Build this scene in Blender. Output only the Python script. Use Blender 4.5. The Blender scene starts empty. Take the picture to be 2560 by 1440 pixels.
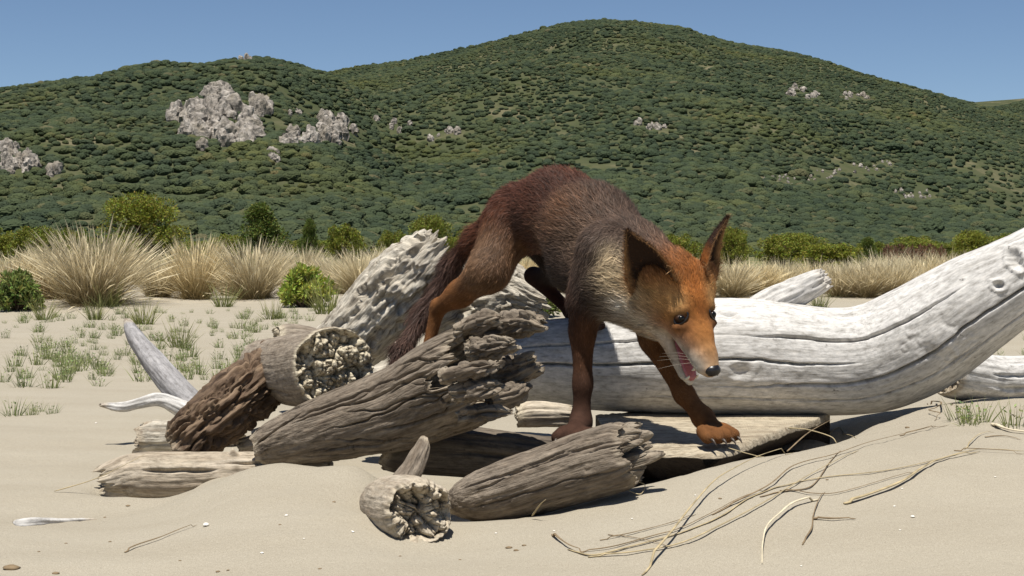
import bpy, math, random
import numpy as np
from math import radians, sin, cos, pi

scene = bpy.context.scene
C = scene.collection
random.seed(7)
RNG = np.random.default_rng(11)

# ---------------------------------------------------------------- camera
CAMZ = 0.33
KPX = 36.0 / 56.0 / 2560.0            # tangent of one photo pixel
PITCH = math.atan(80 * KPX)           # horizon a little above the middle
camd = bpy.data.cameras.new('camera')
camd.lens = 56.0; camd.sensor_width = 36.0
camd.clip_start = 0.05; camd.clip_end = 12000
cam = bpy.data.objects.new('camera', camd)
cam.location = (0, 0, CAMZ)
cam.rotation_euler = (pi / 2 - PITCH, 0, 0)
C.objects.link(cam); scene.camera = cam
scene.render.resolution_x = 1024; scene.render.resolution_y = 576

# ---------------------------------------------------------------- sky, sun, exposure
SUN_EL, SUN_AZ = 72.0, 194.0          # azimuth clockwise from +Y: sun stands high behind the camera
w = bpy.data.worlds.new('World'); scene.world = w; w.use_nodes = True
nt = w.node_tree; nt.nodes.clear()
sky = nt.nodes.new('ShaderNodeTexSky'); sky.sky_type = 'NISHITA'; sky.sun_disc = False
sky.sun_elevation = radians(SUN_EL); sky.sun_rotation = radians(SUN_AZ)
sky.air_density = 0.68; sky.dust_density = 0.0; sky.ozone_density = 3.0; sky.altitude = 0
bg = nt.nodes.new('ShaderNodeBackground'); bg.inputs['Strength'].default_value = 0.066
wo = nt.nodes.new('ShaderNodeOutputWorld')
nt.links.new(sky.outputs[0], bg.inputs[0]); nt.links.new(bg.outputs[0], wo.inputs[0])
sd = bpy.data.lights.new('sun', 'SUN'); sd.energy = 5.0; sd.angle = radians(0.53); sd.color = (1.0, 0.955, 0.88)
sun = bpy.data.objects.new('sun', sd); C.objects.link(sun)
_d = np.array([sin(radians(SUN_AZ)) * cos(radians(SUN_EL)), cos(radians(SUN_AZ)) * cos(radians(SUN_EL)), sin(radians(SUN_EL))])
from mathutils import Vector
sun.rotation_euler = Vector(_d).to_track_quat('Z', 'Y').to_euler()
sun.location = (0, -5, 20)
vs = scene.view_settings
vs.view_transform = 'Standard'; vs.look = 'None'; vs.gamma = 1.0; vs.exposure = 0.45; vs.use_curve_mapping = False

# ---------------------------------------------------------------- geometry helpers
_fw = np.array([0, cos(PITCH), -sin(PITCH)]); _up = np.array([0, sin(PITCH), cos(PITCH)]); _ri = np.array([1.0, 0, 0])
CAMP = np.array([0, 0, CAMZ])
def ray(px, py):
    d = _fw + (px - 1280) * KPX * _ri - (py - 720) * KPX * _up
    return d / d[1]
def P(px, py, Y):
    return CAMP + ray(px, py) * Y

def _hash(ix, iy, iz, seed):
    h = (ix.astype(np.int64) * 374761393 + iy.astype(np.int64) * 668265263 + iz.astype(np.int64) * 2147483647 + seed * 974711) & 0xffffffff
    h = ((h ^ (h >> 13)) * 1274126177) & 0xffffffff
    h = ((h ^ (h >> 16)) * 2246822519) & 0xffffffff
    return ((h ^ (h >> 15)) & 0xffffff) / float(0xffffff)
def vnoise(p, seed=0):
    p = np.asarray(p, float); i = np.floor(p).astype(np.int64); f = p - i
    f = f * f * f * (f * (f * 6 - 15) + 10)
    x, y, z = i[..., 0], i[..., 1], i[..., 2]
    def L(a, b, t): return a + (b - a) * t
    c = [[[_hash(x + a, y + b, z + d, seed) for d in (0, 1)] for b in (0, 1)] for a in (0, 1)]
    fx, fy, fz = f[..., 0], f[..., 1], f[..., 2]
    v = L(L(L(c[0][0][0], c[1][0][0], fx), L(c[0][1][0], c[1][1][0], fx), fy),
          L(L(c[0][0][1], c[1][0][1], fx), L(c[0][1][1], c[1][1][1], fx), fy), fz)
    return v * 2 - 1
def fbm(p, octv=4, seed=0, gain=0.5):
    p = np.asarray(p, float); s = 0; a = 1.0; t = 0
    for o in range(octv):
        s = s + a * vnoise(p * (2.03 ** o) + 17.3 * o, seed + o); t += a; a *= gain
    return s / t
def worley(p, seed=0):
    p = np.asarray(p, float); i = np.floor(p).astype(np.int64)
    f1 = np.full(p.shape[:-1], 9.0); f2 = np.full(p.shape[:-1], 9.0); val = np.zeros(p.shape[:-1])
    for a in (-1, 0, 1):
        for b in (-1, 0, 1):
            for c in (-1, 0, 1):
                x, y, z = i[..., 0] + a, i[..., 1] + b, i[..., 2] + c
                q = np.stack([x + _hash(x, y, z, seed), y + _hash(x, y, z, seed + 1), z + _hash(x, y, z, seed + 2)], -1)
                d = np.linalg.norm(q - p, axis=-1); v = _hash(x, y, z, seed + 3)
                m = d < f1
                f2 = np.where(m, f1, np.minimum(f2, d)); val = np.where(m, v, val); f1 = np.where(m, d, f1)
    return f1, f2, val
def sstep(a, b, x):
    t = np.clip((x - a) / (b - a), 0, 1); return t * t * (3 - 2 * t)

def wloc(o):
    v = np.zeros(3)
    while o is not None:
        v = v + np.array(o.location); o = o.parent
    return v
def raw_mesh(name, V, polys, attrs=None, smooth=True, mat=None):
    V = np.asarray(V, np.float32); me = bpy.data.meshes.new(name)
    polys = [np.asarray(q, np.int32) for q in (polys if isinstance(polys, list) else [polys]) if len(q)]
    me.vertices.add(len(V)); me.vertices.foreach_set('co', V.ravel())
    nl = sum(q.size for q in polys); npol = sum(len(q) for q in polys)
    me.loops.add(nl); me.loops.foreach_set('vertex_index', np.concatenate([q.ravel() for q in polys]))
    me.polygons.add(npol)
    tot = np.concatenate([np.full(len(q), q.shape[1], np.int32) for q in polys])
    me.polygons.foreach_set('loop_start', np.concatenate([[0], np.cumsum(tot)[:-1]]).astype(np.int32))
    me.polygons.foreach_set('use_smooth', np.full(npol, smooth))
    for k, a in (attrs or {}).items():
        a = np.asarray(a, np.float32)
        if a.ndim == 1:
            t = me.attributes.new(k, 'FLOAT', 'POINT'); t.data.foreach_set('value', a)
        elif k == 'col':
            a4 = np.ones((len(a), 4), np.float32); a4[:, :3] = a
            t = me.attributes.new(k, 'FLOAT_COLOR', 'POINT'); t.data.foreach_set('color', a4.ravel())
        else:
            t = me.attributes.new(k, 'FLOAT_VECTOR', 'POINT'); t.data.foreach_set('vector', a.ravel())
    me.update(); me.validate()
    if mat: me.materials.append(mat)
    return me
def mk(name, V, polys, mat, parent=None, attrs=None, smooth=True, origin=None):
    V = np.asarray(V, float)
    if origin is None:
        origin = np.zeros(3) if parent is not None else np.array([V[:, 0].mean(), V[:, 1].mean(), V[:, 2].min()])
        if parent is not None: origin = wloc(parent)
    me = raw_mesh(name, V - origin, polys, attrs, smooth, mat)
    o = bpy.data.objects.new(name, me); C.objects.link(o)
    if parent is not None: o.parent = parent
    else: o.location = origin
    return o
def tag(o, label=None, cat=None, group=None, kind=None):
    if label: o['label'] = label
    if cat: o['category'] = cat
    if group: o['group'] = group
    if kind: o['kind'] = kind
    return o
def empty(name, loc):
    o = bpy.data.objects.new(name, None); o.location = loc; o.empty_display_size = 0.05; C.objects.link(o); return o
def place(me, name, loc, rz=0, sc=1.0, label=None, cat=None, group=None):
    o = bpy.data.objects.new(name, me); C.objects.link(o)
    o.location = loc; o.rotation_euler = (0, 0, rz); o.scale = (sc, sc, sc) if np.isscalar(sc) else sc
    return tag(o, label, cat, group)
def grid_faces(n, m, wrap=False, off=0):
    i, j = np.meshgrid(np.arange(n - 1), np.arange(m if wrap else m - 1), indexing='ij')
    j2 = (j + 1) % m
    return np.stack([i * m + j, i * m + j2, (i + 1) * m + j2, (i + 1) * m + j], -1).reshape(-1, 4) + off
def catmull(pts, n):
    pts = np.asarray(pts, float); k = len(pts)
    ext = np.vstack([2 * pts[0] - pts[1], pts, 2 * pts[-1] - pts[-2]])
    t = np.linspace(0, k - 1 - 1e-9, n); i = np.floor(t).astype(int); f = (t - i)[:, None]
    a, b, c, d = ext[i], ext[i + 1], ext[i + 2], ext[i + 3]
    return 0.5 * (2 * b + (c - a) * f + (2 * a - 5 * b + 4 * c - d) * f ** 2 + (3 * b - a - 3 * c + d) * f ** 3)
def nrm(v): return v / np.maximum(np.linalg.norm(v, axis=-1, keepdims=True), 1e-9)
def frames(c):
    T = nrm(np.gradient(c, axis=0)); n = len(c)
    N = np.zeros_like(c); a = np.array([0, 0, 1.0]) if abs(T[0][2]) < 0.9 else np.array([1.0, 0, 0])
    N[0] = nrm(a - T[0] * (a @ T[0]))
    for i in range(1, n):
        v = N[i - 1] - T[i] * (N[i - 1] @ T[i]); N[i] = v / np.linalg.norm(v)
    return T, N, np.cross(T, N)
def icos(sub):
    import bmesh
    bm = bmesh.new(); bmesh.ops.create_icosphere(bm, subdivisions=sub, radius=1.0)
    V = np.array([v.co[:] for v in bm.verts]); Fc = np.array([[v.index for v in f.verts] for f in bm.faces]); bm.free()
    return V, Fc

# ---------------------------------------------------------------- materials
def new_mat(name):
    m = bpy.data.materials.new(name); m.use_nodes = True
    return m, m.node_tree, m.node_tree.nodes['Principled BSDF']
def nd(t, typ, **kw):
    n = t.nodes.new(typ)
    for k, v in kw.items():
        if k in n.inputs.keys(): n.inputs[k].default_value = v
        else: setattr(n, k, v)
    return n
def ramp(t, fac, stops):
    r = t.nodes.new('ShaderNodeValToRGB'); e = r.color_ramp.elements
    while len(e) > 1: e.remove(e[-1])
    e[0].position = stops[0][0]; e[0].color = (*stops[0][1], 1)
    for p, c in stops[1:]:
        x = e.new(p); x.color = (*c, 1)
    t.links.new(fac, r.inputs[0]); return r
def mixc(t, fac, a, b, mode='MIX'):
    m = t.nodes.new('ShaderNodeMix'); m.data_type = 'RGBA'; m.blend_type = mode
    for s, v in ((0, fac), (6, a), (7, b)):
        if hasattr(v, 'links'): t.links.new(v, m.inputs[s])
        elif s == 0: m.inputs[0].default_value = v
        else: m.inputs[s].default_value = (*v, 1)
    return m.outputs[2]
def noise(t, vec, scale, det=4, rough=0.55):
    n = nd(t, 'ShaderNodeTexNoise', Scale=scale, Detail=det, Roughness=rough)
    if vec is not None: t.links.new(vec, n.inputs['Vector'])
    return n.outputs[0]
def bump(t, h, strength, dist, normal=None):
    b = nd(t, 'ShaderNodeBump', Strength=strength, Distance=dist)
    t.links.new(h, b.inputs['Height'])
    if normal is not None: t.links.new(normal, b.inputs['Normal'])
    return b.outputs[0]
def mapped(t, vec, sc):
    m = t.nodes.new('ShaderNodeMapping'); m.inputs['Scale'].default_value = sc; t.links.new(vec, m.inputs['Vector']); return m.outputs[0]
def attr(t, name, out='Vector'):
    a = nd(t, 'ShaderNodeAttribute', attribute_name=name); return a.outputs[out]

def wood_mat(name, light, mid, dark, end=(0.42, 0.36, 0.27), endd=(0.16, 0.11, 0.07), fine=1.0, stain=0.5, bumps=0.6, grain=.4):
    m, t, b = new_mat(name)
    v = attr(t, 'logco')
    n1 = noise(t, mapped(t, v, (5, 70, 70)), 1.0, 5, 0.6)
    n2 = noise(t, mapped(t, v, (5, 13, 13)), 1.0, 4, 0.6)
    n3 = noise(t, mapped(t, v, (22, 320, 320)), 1.0, 3, 0.6)
    n4 = noise(t, v, 75.0, 4, 0.7)
    c = ramp(t, n1, [(0.33, dark), (0.46, mid), (0.60, light)]).outputs[0]
    st = ramp(t, n2, [(0.40, (0, 0, 0)), (0.66, (1, 1, 1))]).outputs[0]
    stf = t.nodes.new('ShaderNodeMath'); stf.operation = 'MULTIPLY'; t.links.new(st, stf.inputs[0]); stf.inputs[1].default_value = stain
    c = mixc(t, stf.outputs[0], c, tuple(0.55 * a + 0.45 * bb for a, bb in zip(mid, dark)))
    c = mixc(t, grain, c, ramp(t, n3, [(0.36, dark), (0.5, mid), (0.62, light)]).outputs[0])
    fk = noise(t, mapped(t, v, (60, 160, 160)), 1.0, 5, 0.75)
    c = mixc(t, 1.0, c, ramp(t, fk, [(0.30, (.55, .53, .50)), (0.5, (1, 1, 1)), (0.70, (1.35, 1.33, 1.3))]).outputs[0], 'MULTIPLY')
    pit = ramp(t, n4, [(0.26, (1, 1, 1)), (0.34, (0, 0, 0))]).outputs[0]
    c = mixc(t, pit, c, tuple(0.5 * x for x in dark))
    ne = noise(t, v, 130.0, 4, 0.7)
    ce = ramp(t, ne, [(0.33, endd), (0.56, end)]).outputs[0]
    c = mixc(t, attr(t, 'endm', 'Fac'), c, ce)
    t.links.new(c, b.inputs['Base Color'])
    b.inputs['Roughness'].default_value = 0.82; b.inputs['Specular IOR Level'].default_value = 0.25
    nb = bump(t, n1, bumps * 0.7, 0.004)
    nb = bump(t, n3, min(1, bumps * fine), 0.0022, nb); nb = bump(t, fk, bumps * .8, 0.0022, nb)
    nb = bump(t, n4, bumps * 0.5, 0.0025, nb)
    t.links.new(nb, b.inputs['Normal'])
    return m
def attr_mat(name, rough=0.7, spec=0.2, transl=0.0, var=0.0, tint=(1, 1, 1)):
    m, t, b = new_mat(name)
    c = attr(t, 'col', 'Color')
    if var:
        oi = t.nodes.new('ShaderNodeObjectInfo')
        r = ramp(t, oi.outputs['Random'], [(0, (1 - var, 1 - var, 1 - 0.8 * var)), (0.5, (1, 1, 1)), (1, (1 + var, 1 + 0.7 * var, 1))])
        c = mixc(t, 1.0, c, r.outputs[0], 'MULTIPLY')
    t.links.new(c, b.inputs['Base Color']); b.inputs['Roughness'].default_value = rough; b.inputs['Specular IOR Level'].default_value = spec
    if transl:
        tr = t.nodes.new('ShaderNodeBsdfTranslucent'); t.links.new(c, tr.inputs[0])
        mx = t.nodes.new('ShaderNodeMixShader'); mx.inputs[0].default_value = transl
        o = t.nodes['Material Output']
        t.links.new(b.outputs[0], mx.inputs[1]); t.links.new(tr.outputs[0], mx.inputs[2]); t.links.new(mx.outputs[0], o.inputs[0])
    return m
def plain(name, col, rough=0.5, spec=0.3, nscale=0, amt=0.3):
    m, t, b = new_mat(name)
    if nscale:
        g = t.nodes.new('ShaderNodeTexCoord')
        n = noise(t, g.outputs['Object'], nscale, 4)
        c = ramp(t, n, [(0.3, tuple(x * (1 - amt) for x in col)), (0.7, tuple(min(1, x * (1 + amt)) for x in col))])
        t.links.new(c.outputs[0], b.inputs['Base Color'])
    else: b.inputs['Base Color'].default_value = (*col, 1)
    b.inputs['Roughness'].default_value = rough; b.inputs['Specular IOR Level'].default_value = spec
    return m

# ================================================================ SETTING: sand
# visible points of the sand near the pile (photo pixel, distance) -> thin plate spline
_cp = [(-300,1440,1.47),(0,1440,1.49),(400,1440,1.50),(800,1440,1.47),(1200,1440,1.45),(1600,1440,1.44),(2000,1440,1.42),(2560,1440,1.38),(2900,1440,1.36),
       (0,1320,1.77),(150,1345,1.70),(380,1272,1.98),(300,1245,2.02),(200,1200,2.18),(420,1300,1.80),(600,1300,1.70),(560,1196,1.95),(700,1146,1.95),(650,1250,1.77),
       (820,1162,1.92),(900,1160,1.90),(760,1196,1.86),(830,1300,1.68),(900,1375,1.56),(1010,1385,1.57),(1100,1370,1.60),(1200,1310,1.68),(1350,1300,1.68),(1300,1390,1.53),(1500,1250,1.72),(1595,1222,1.73),
       (1640,1205,1.78),(1750,1180,1.79),(1860,1150,1.85),(1930,1138,1.92),(2008,1122,2.03),(2111,1078,2.14),(2213,1040,2.22),(2320,1002,2.28),(2450,1010,2.25),(2560,1000,2.25),(2800,990,2.3),
       (1750,1300,1.60),(2000,1230,1.68),(2250,1150,1.78),(2250,1300,1.58),(2500,1120,1.85),(2500,1250,1.65)]
_CP = [P(*c) for c in _cp]
# hidden ground behind the ridge and around the pile (pixel column, distance, height)
for px, Y, z in [(0,2.6,.03),(-400,2.2,.03),(-400,3.2,.03),(0,3.4,.03),(400,2.5,.022),(400,3.2,.03),(700,2.3,.02),(900,2.2,.012),(900,3.0,.03),(1100,1.85,.02),(1100,2.1,.0),(1300,2.2,.0),
                 (1400,1.95,.012),(1650,2.0,.015),(1820,2.12,.035),(1960,2.3,.05),(2120,2.4,.08),(1500,2.5,.01),(1300,3.0,.03),(1800,2.8,.04),(2100,2.75,.06),(2400,2.7,.075),(2700,2.8,.06),(2100,3.4,.03),(2600,3.6,.03),(1300,3.6,.03)]:
    _CP.append(np.array([(px - 1280) * KPX * Y, Y, z]))
_CP = np.array(_CP)
def _tps_fit(xy, z, lam=2e-4):
    n = len(xy); d = np.linalg.norm(xy[:, None] - xy[None], axis=-1)
    Km = np.where(d > 0, d * d * np.log(d + 1e-12), 0) + lam * np.eye(n)
    A = np.zeros((n + 3, n + 3)); A[:n, :n] = Km; A[:n, n] = 1; A[:n, n + 1:] = xy; A[n, :n] = 1; A[n + 1:, :n] = xy.T
    return np.linalg.solve(A, np.concatenate([z, [0, 0, 0]]))
_TW = _tps_fit(_CP[:, :2], _CP[:, 2])
# scoured hollows beside and under the wood: (pixel column, distance) line, depth, width
TRENCH = [([(1620, 1.95), (1830, 2.0), (1920, 2.09), (2010, 2.20), (2110, 2.29), (2250, 2.37)], .09, .06),
          ([(300, 2.075), (430, 2.07)], .035, .030),
          ([(720, 2.02), (900, 1.99), (1100, 1.93), (1300, 1.88)], .05, .05)]
def ground_z(X, Y):
    X = np.asarray(X, float); Y = np.asarray(Y, float); sh = X.shape; x = X.ravel(); y = Y.ravel()
    z = np.full(x.shape, 0.03)
    az = x / np.maximum(np.abs(y), .3)
    q = np.stack([x, y, np.zeros_like(x)], -1)
    far = sstep(3.5, 6, np.abs(y) + .5 * np.abs(x))
    z = z + far * (0.035 * fbm(q * (.35, .5, 1), 3, 5) + .02 * fbm(q * 1.7, 3, 6)) * (1 - sstep(40, 80, np.hypot(x, y)))
    z = z + 0.05 * np.exp(-((y - 10.5 - .8 * np.sin(x * .9)) / 1.2) ** 2) * (x < 30) * (x > -30)
    z = z + 0.15 * sstep(13, 30, y) * fbm(q * .12, 2, 9)
    m = (1 - sstep(1.5, 2.3, np.abs(x))) * (1 - sstep(2.9, 3.8, y)) * sstep(0.9, 1.35, y)
    k = m > 0
    if k.any():
        xs, ys = x[k], y[k]; acc = _TW[-3] + _TW[-2] * xs + _TW[-1] * ys
        for (cx, cy, _), wgt in zip(_CP, _TW[:-3]):
            r2 = (xs - cx) ** 2 + (ys - cy) ** 2
            acc = acc + wgt * .5 * r2 * np.log(r2 + 1e-12)
        z[k] = z[k] * (1 - m[k]) + np.clip(acc, -.03, .2) * m[k]
    for line, dep, wd in TRENCH:
        L_ = np.array([((p_ - 1280) * KPX * Y_, Y_) for p_, Y_ in line])
        kk = (y > 1.2) & (y < 3.2) & (np.abs(x) < 1.2)
        if not kk.any(): continue
        pt = np.stack([x[kk], y[kk]], -1); bb = np.full(len(pt), 9.0)
        for a_, b_ in zip(L_[:-1], L_[1:]):
            ab = b_ - a_; tt = np.clip(((pt - a_) @ ab) / (ab @ ab), 0, 1); bb = np.minimum(bb, np.linalg.norm(pt - a_ - tt[:, None] * ab, axis=1))
        z[kk] -= dep * np.exp(-(bb / wd) ** 2)
    near = 1 - sstep(6, 12, np.hypot(x, y))
    k = near > 0
    if k.any():
        qq = q[k]
        rip = vnoise(qq * (5, 16, 1) + .6 * vnoise(qq * 3, 31)[:, None], 33)
        z[k] += near[k] * (.004 * fbm(qq * 5, 3, 21) + .0016 * rip + .0012 * fbm(qq * 26, 3, 23) + .0006 * vnoise(qq * 75, 24))
    return z.reshape(sh)
def G(px, py, y0=1.2, y1=60):
    """point where the sand is seen at a photo pixel"""
    d = ray(px, py); ys = np.geomspace(y0, y1, 1600)
    zz = CAMZ + d[2] * ys - ground_z(d[0] * ys, ys)
    i = np.argmax(zz < 0) if (zz < 0).any() else len(ys) - 1
    Y = ys[i]; return np.array([d[0] * Y, Y, float(ground_z(np.array([d[0] * Y]), np.array([Y]))[0])])
def geom_axis(lo, hi, step, far0, far1, ratio=1.055):
    a = list(np.arange(lo, hi, step)); s = step; v = a[-1]
    while v < far1: s *= ratio; v += s; a.append(v)
    s = step; v = lo; pre = []
    while v > far0: s *= ratio; v -= s; pre.append(v)
    return np.array(pre[::-1] + a)
gx = geom_axis(-.85, .85, .0092, -4000, 4000, 1.06); gy = geom_axis(1.36, 2.45, .0078, -4000, 5000, 1.06)
GX, GY = np.meshgrid(gx, gy, indexing='ij'); GZ = ground_z(GX, GY)
msand, t, b = new_mat('sand')
g = t.nodes.new('ShaderNodeTexCoord').outputs['Object']
n_f = noise(t, g, 900, 2, .7); n_m = noise(t, g, 140, 3, .6); n_l = noise(t, mapped(t, g, (1.5, 4, 1)), 2.0, 4, .6)
c = ramp(t, n_f, [(.3, (.21, .178, .125)), (.5, (.325, .285, .213)), (.72, (.45, .405, .315))]).outputs[0]
c = mixc(t, .35, c, ramp(t, n_l, [(.35, (.285, .255, .205)), (.65, (.35, .322, .268))]).outputs[0])
dk = ramp(t, noise(t, g, 420, 2, .5), [(.22, (1, 1, 1)), (.27, (0, 0, 0))]).outputs[0]
c = mixc(t, dk, c, (.15, .125, .09))
# scrub-covered plain farther inland
sx = t.nodes.new('ShaderNodeSeparateXYZ'); t.links.new(g, sx.inputs[0])
mr = nd(t, 'ShaderNodeMapRange'); mr.inputs[1].default_value = 22; mr.inputs[2].default_value = 45; t.links.new(sx.outputs[1], mr.inputs[0])
c = mixc(t, mr.outputs[0], c, ramp(t, noise(t, g, .4, 4), [(.35, (.07, .085, .03)), (.65, (.20, .17, .08))]).outputs[0])
t.links.new(c, b.inputs['Base Color']); b.inputs['Roughness'].default_value = .92; b.inputs['Specular IOR Level'].default_value = .15
nb = bump(t, n_m, .5, .004); nb = bump(t, n_f, .6, .0012, nb); t.links.new(nb, b.inputs['Normal'])
o = mk('ground', np.stack([GX, GY, GZ], -1).reshape(-1, 3), grid_faces(len(gx), len(gy))[:, ::-1], msand, origin=np.zeros(3))
tag(o, 'pale dry beach sand rising in low ridges around the driftwood', 'sand', kind='structure')

# ================================================================ SETTING: hills
def prof(pts):
    a = np.array(pts, float); return lambda x: np.interp(x, a[:, 0], a[:, 1])
_L = prof([(-1600, 420), (-700, 300), (-250, 235), (0, 213), (200, 190), (400, 174), (520, 160), (560, 147), (620, 133), (700, 143), (820, 178), (950, 262), (1060, 335), (1250, 450), (1500, 560), (1800, 640), (9000, 640)])
_M = prof([(-3000, 400), (-300, 240), (400, 225), (700, 190), (820, 175), (900, 158), (1000, 148), (1200, 106), (1400, 56), (1450, 49), (1520, 45), (1600, 49), (1700, 62), (1760, 84), (1830, 102), (2000, 131), (2070, 152), (2150, 182), (2300, 220), (2450, 258), (2600, 300), (3000, 400), (4200, 560), (6000, 640)])
_R = prof([(-3000, 640), (1600, 500), (2100, 320), (2300, 262), (2440, 250), (2560, 241), (2700, 225), (3200, 260), (6000, 520)])
def hill_z(X, Y):
    X = np.asarray(X, float); Y = np.asarray(Y, float)
    px = 1280 + X / Y / KPX
    wob = 60 * fbm(np.stack([X / 260, Y / 260, 0 * X], -1), 3, 71)
    out = np.full(X.shape, -40.0)
    for f, D0, Dc, pw in ((_L, 360, 1080, 1.12), (_M, 420, 1650, 1.15), (_R, 900, 2500, 1.0)):
        a = (640 - f(px)) * KPX * Dc
        t = (Y - D0) / (Dc - D0)
        s = np.where(t < 1, np.clip(t, 0, 1) ** pw, 1 - .8 * (t - 1))
        und = (wob * .50 + 9 * fbm(np.stack([X / 70, Y / 90, 0 * X + 3], -1), 3, 77)) * np.clip(t * 3, 0, 1) * np.clip((1.0 - t) * 4, 0, 1)
        out = np.maximum(out, a * s + und * np.clip(a / 80, 0, 1) - 3)
    return out
def Hit(px, py):
    d = ray(px, py); ys = np.geomspace(340, 2600, 1400)
    zz = CAMZ + d[2] * ys - hill_z(d[0] * ys, ys)
    i = np.argmax(zz < 0) if (zz < 0).any() else None
    if i is None: return None
    Y = ys[i]; return np.array([d[0] * Y, Y, CAMZ + d[2] * Y])
hd = np.geomspace(330, 3400, 330); ha = np.linspace(-1.05, 1.05, 420)
HD, HA = np.meshgrid(hd, ha, indexing='ij'); HX = HA * HD
HZ = hill_z(HX, HD)
mh, t, b = new_mat('hill_ground')
g = t.nodes.new('ShaderNodeTexCoord').outputs['Object']
c = ramp(t, noise(t, g, .03, 5), [(.35, (.045, .055, .028)), (.55, (.07, .074, .038)), (.72, (.15, .13, .08))]).outputs[0]
c = mixc(t, ramp(t, noise(t, g, .22, 4), [(.5, (0, 0, 0)), (.7, (1, 1, 1))]).outputs[0], c, (.05, .062, .025))
t.links.new(c, b.inputs['Base Color']); b.inputs['Roughness'].default_value = .95; b.inputs['Specular IOR Level'].default_value = .05
o = mk('hill', np.stack([HX, HD, HZ], -1).reshape(-1, 3), grid_faces(len(hd), len(ha))[:, ::-1], mh, origin=np.zeros(3))
tag(o, 'broad scrub-covered hills with a rounded summit behind the beach', 'hill', kind='structure')

# limestone outcrops: (centre px, centre py, half width, half height, boulders, size m, label)
mrock, t, b = new_mat('limestone')
g = t.nodes.new('ShaderNodeTexCoord').outputs['Object']
c = ramp(t, noise(t, mapped(t, g, (1, 1, .45)), .32, 5, .65), [(.38, (.07, .065, .055)), (.47, (.25, .22, .185)), (.64, (.46, .415, .36))]).outputs[0]
c = mixc(t, ramp(t, noise(t, g, .12, 3), [(.52, (0, 0, 0)), (.68, (1, 1, 1))]).outputs[0], c, (.27, .235, .185))
t.links.new(c, b.inputs['Base Color']); b.inputs['Roughness'].default_value = .95
t.links.new(bump(t, noise(t, g, .9, 5, .7), 1.0, 1.2), b.inputs['Normal'])
IV, IF = icos(3)
rock_zones = []
def outcrop(shape, n, smin, smax, label, seed):
    """shape: polygon-ish list of (px,py,spread x,spread y,weight)"""
    rg = np.random.default_rng(seed); root = None
    wts = np.array([s[4] for s in shape], float); wts /= wts.sum()
    for k in range(n):
        s = shape[rg.choice(len(shape), p=wts)]
        px = s[0] + rg.uniform(-1, 1) * s[2]; py = s[1] + 20 + rg.uniform(-1, 1) * s[3]
        h = Hit(px, py)
        if h is None: continue
        rock_zones.append((px, py, 9 + s[2] * .05))
        r = rg.uniform(smin, smax) * (h[1] / 800)
        v = IV * (rg.uniform(.75, 1.3), rg.uniform(.7, 1.1), rg.uniform(.9, 1.9)) * r
        f1, f2, val = worley(v / (r * .75) + rg.uniform(0, 50, 3), seed + 5)
        v = v * (1 + .35 * (val[:, None] - .5) + .3 * fbm(v / r * 2.2 + k * 9, 3, seed)[:, None])
        a = rg.uniform(0, 6.28); ca, sa = cos(a), sin(a)
        v = np.stack([v[:, 0] * ca - v[:, 1] * sa, v[:, 0] * sa + v[:, 1] * ca, v[:, 2]], -1)
        if root is None:
            root = tag(empty('rock_outcrop', h), label, 'rock', 'limestone outcrops on the hill')
        mk('boulder', v + h + (0, 0, r * .3), IF, mrock, root, smooth=False)
outcrop([(540,228,22,14,2),(525,262,50,20,3),(470,285,38,16,2.5),(505,320,14,36,2),(560,300,28,40,2.2),(600,332,40,16,2.2),(625,285,26,40,1.2),(660,255,28,22,.8),(450,320,24,12,.5)], 105, 2.3, 5.2, 'largest pale grey crag on the left hill, tall and steep', 3)
outcrop([(828,302,26,12,2.5),(790,328,70,12,2),(860,316,28,8,1),(725,340,28,8,.7),(690,375,14,10,.5)], 46, 1.8, 3.8, 'low pale crag with a domed top beside the tallest crag', 4)
outcrop([(20,362,24,9,2),(45,390,34,14,2),(15,408,22,9,1.2),(80,405,12,10,.6),(130,418,14,8,.5)], 40, 1.8, 3.8, 'broken pale grey rocks on the slope above the far green bush', 5)
outcrop([(1985,212,26,7,2),(2035,222,16,4,1)], 16, .8, 1.7, 'small pale rock patch high on the main hill shoulder', 6)
outcrop([(2140,224,30,6,1)], 10, .7, 1.5, 'thin rock streak on the shoulder of the main hill', 7)
outcrop([(1000,300,26,14,1),(945,284,12,4,.5)], 8, 1.0, 1.9, 'short slanting rock rib in the saddle between the two hills', 8)
outcrop([(1090,328,14,8,1),(1130,312,14,4,.5)], 7, 1.0, 1.9, 'two small pale rocks low in the saddle between the hills', 9)
outcrop([(1640,300,22,7,1),(1600,290,20,4,.4)], 9, 1.0, 2.2, 'few small rocks midway up the main hill', 10)
outcrop([(735,270,14,4,1)], 4, 1.0, 1.8, 'lone small pale rock right of the tallest crag', 12)
outcrop([(615,128,16,3,1)], 6, .8, 1.4, 'bare pale rocks on top of the left hill', 13)
for k, (px, py) in enumerate([(2060,420),(2180,400),(2280,470),(1950,430)]):
    outcrop([(px, py, 45, 14, 1)], 12, .5, 1.2, 'sparse pale stones scattered on the lower slope of the main hill', 20 + k)
rz = np.array(rock_zones)

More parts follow.
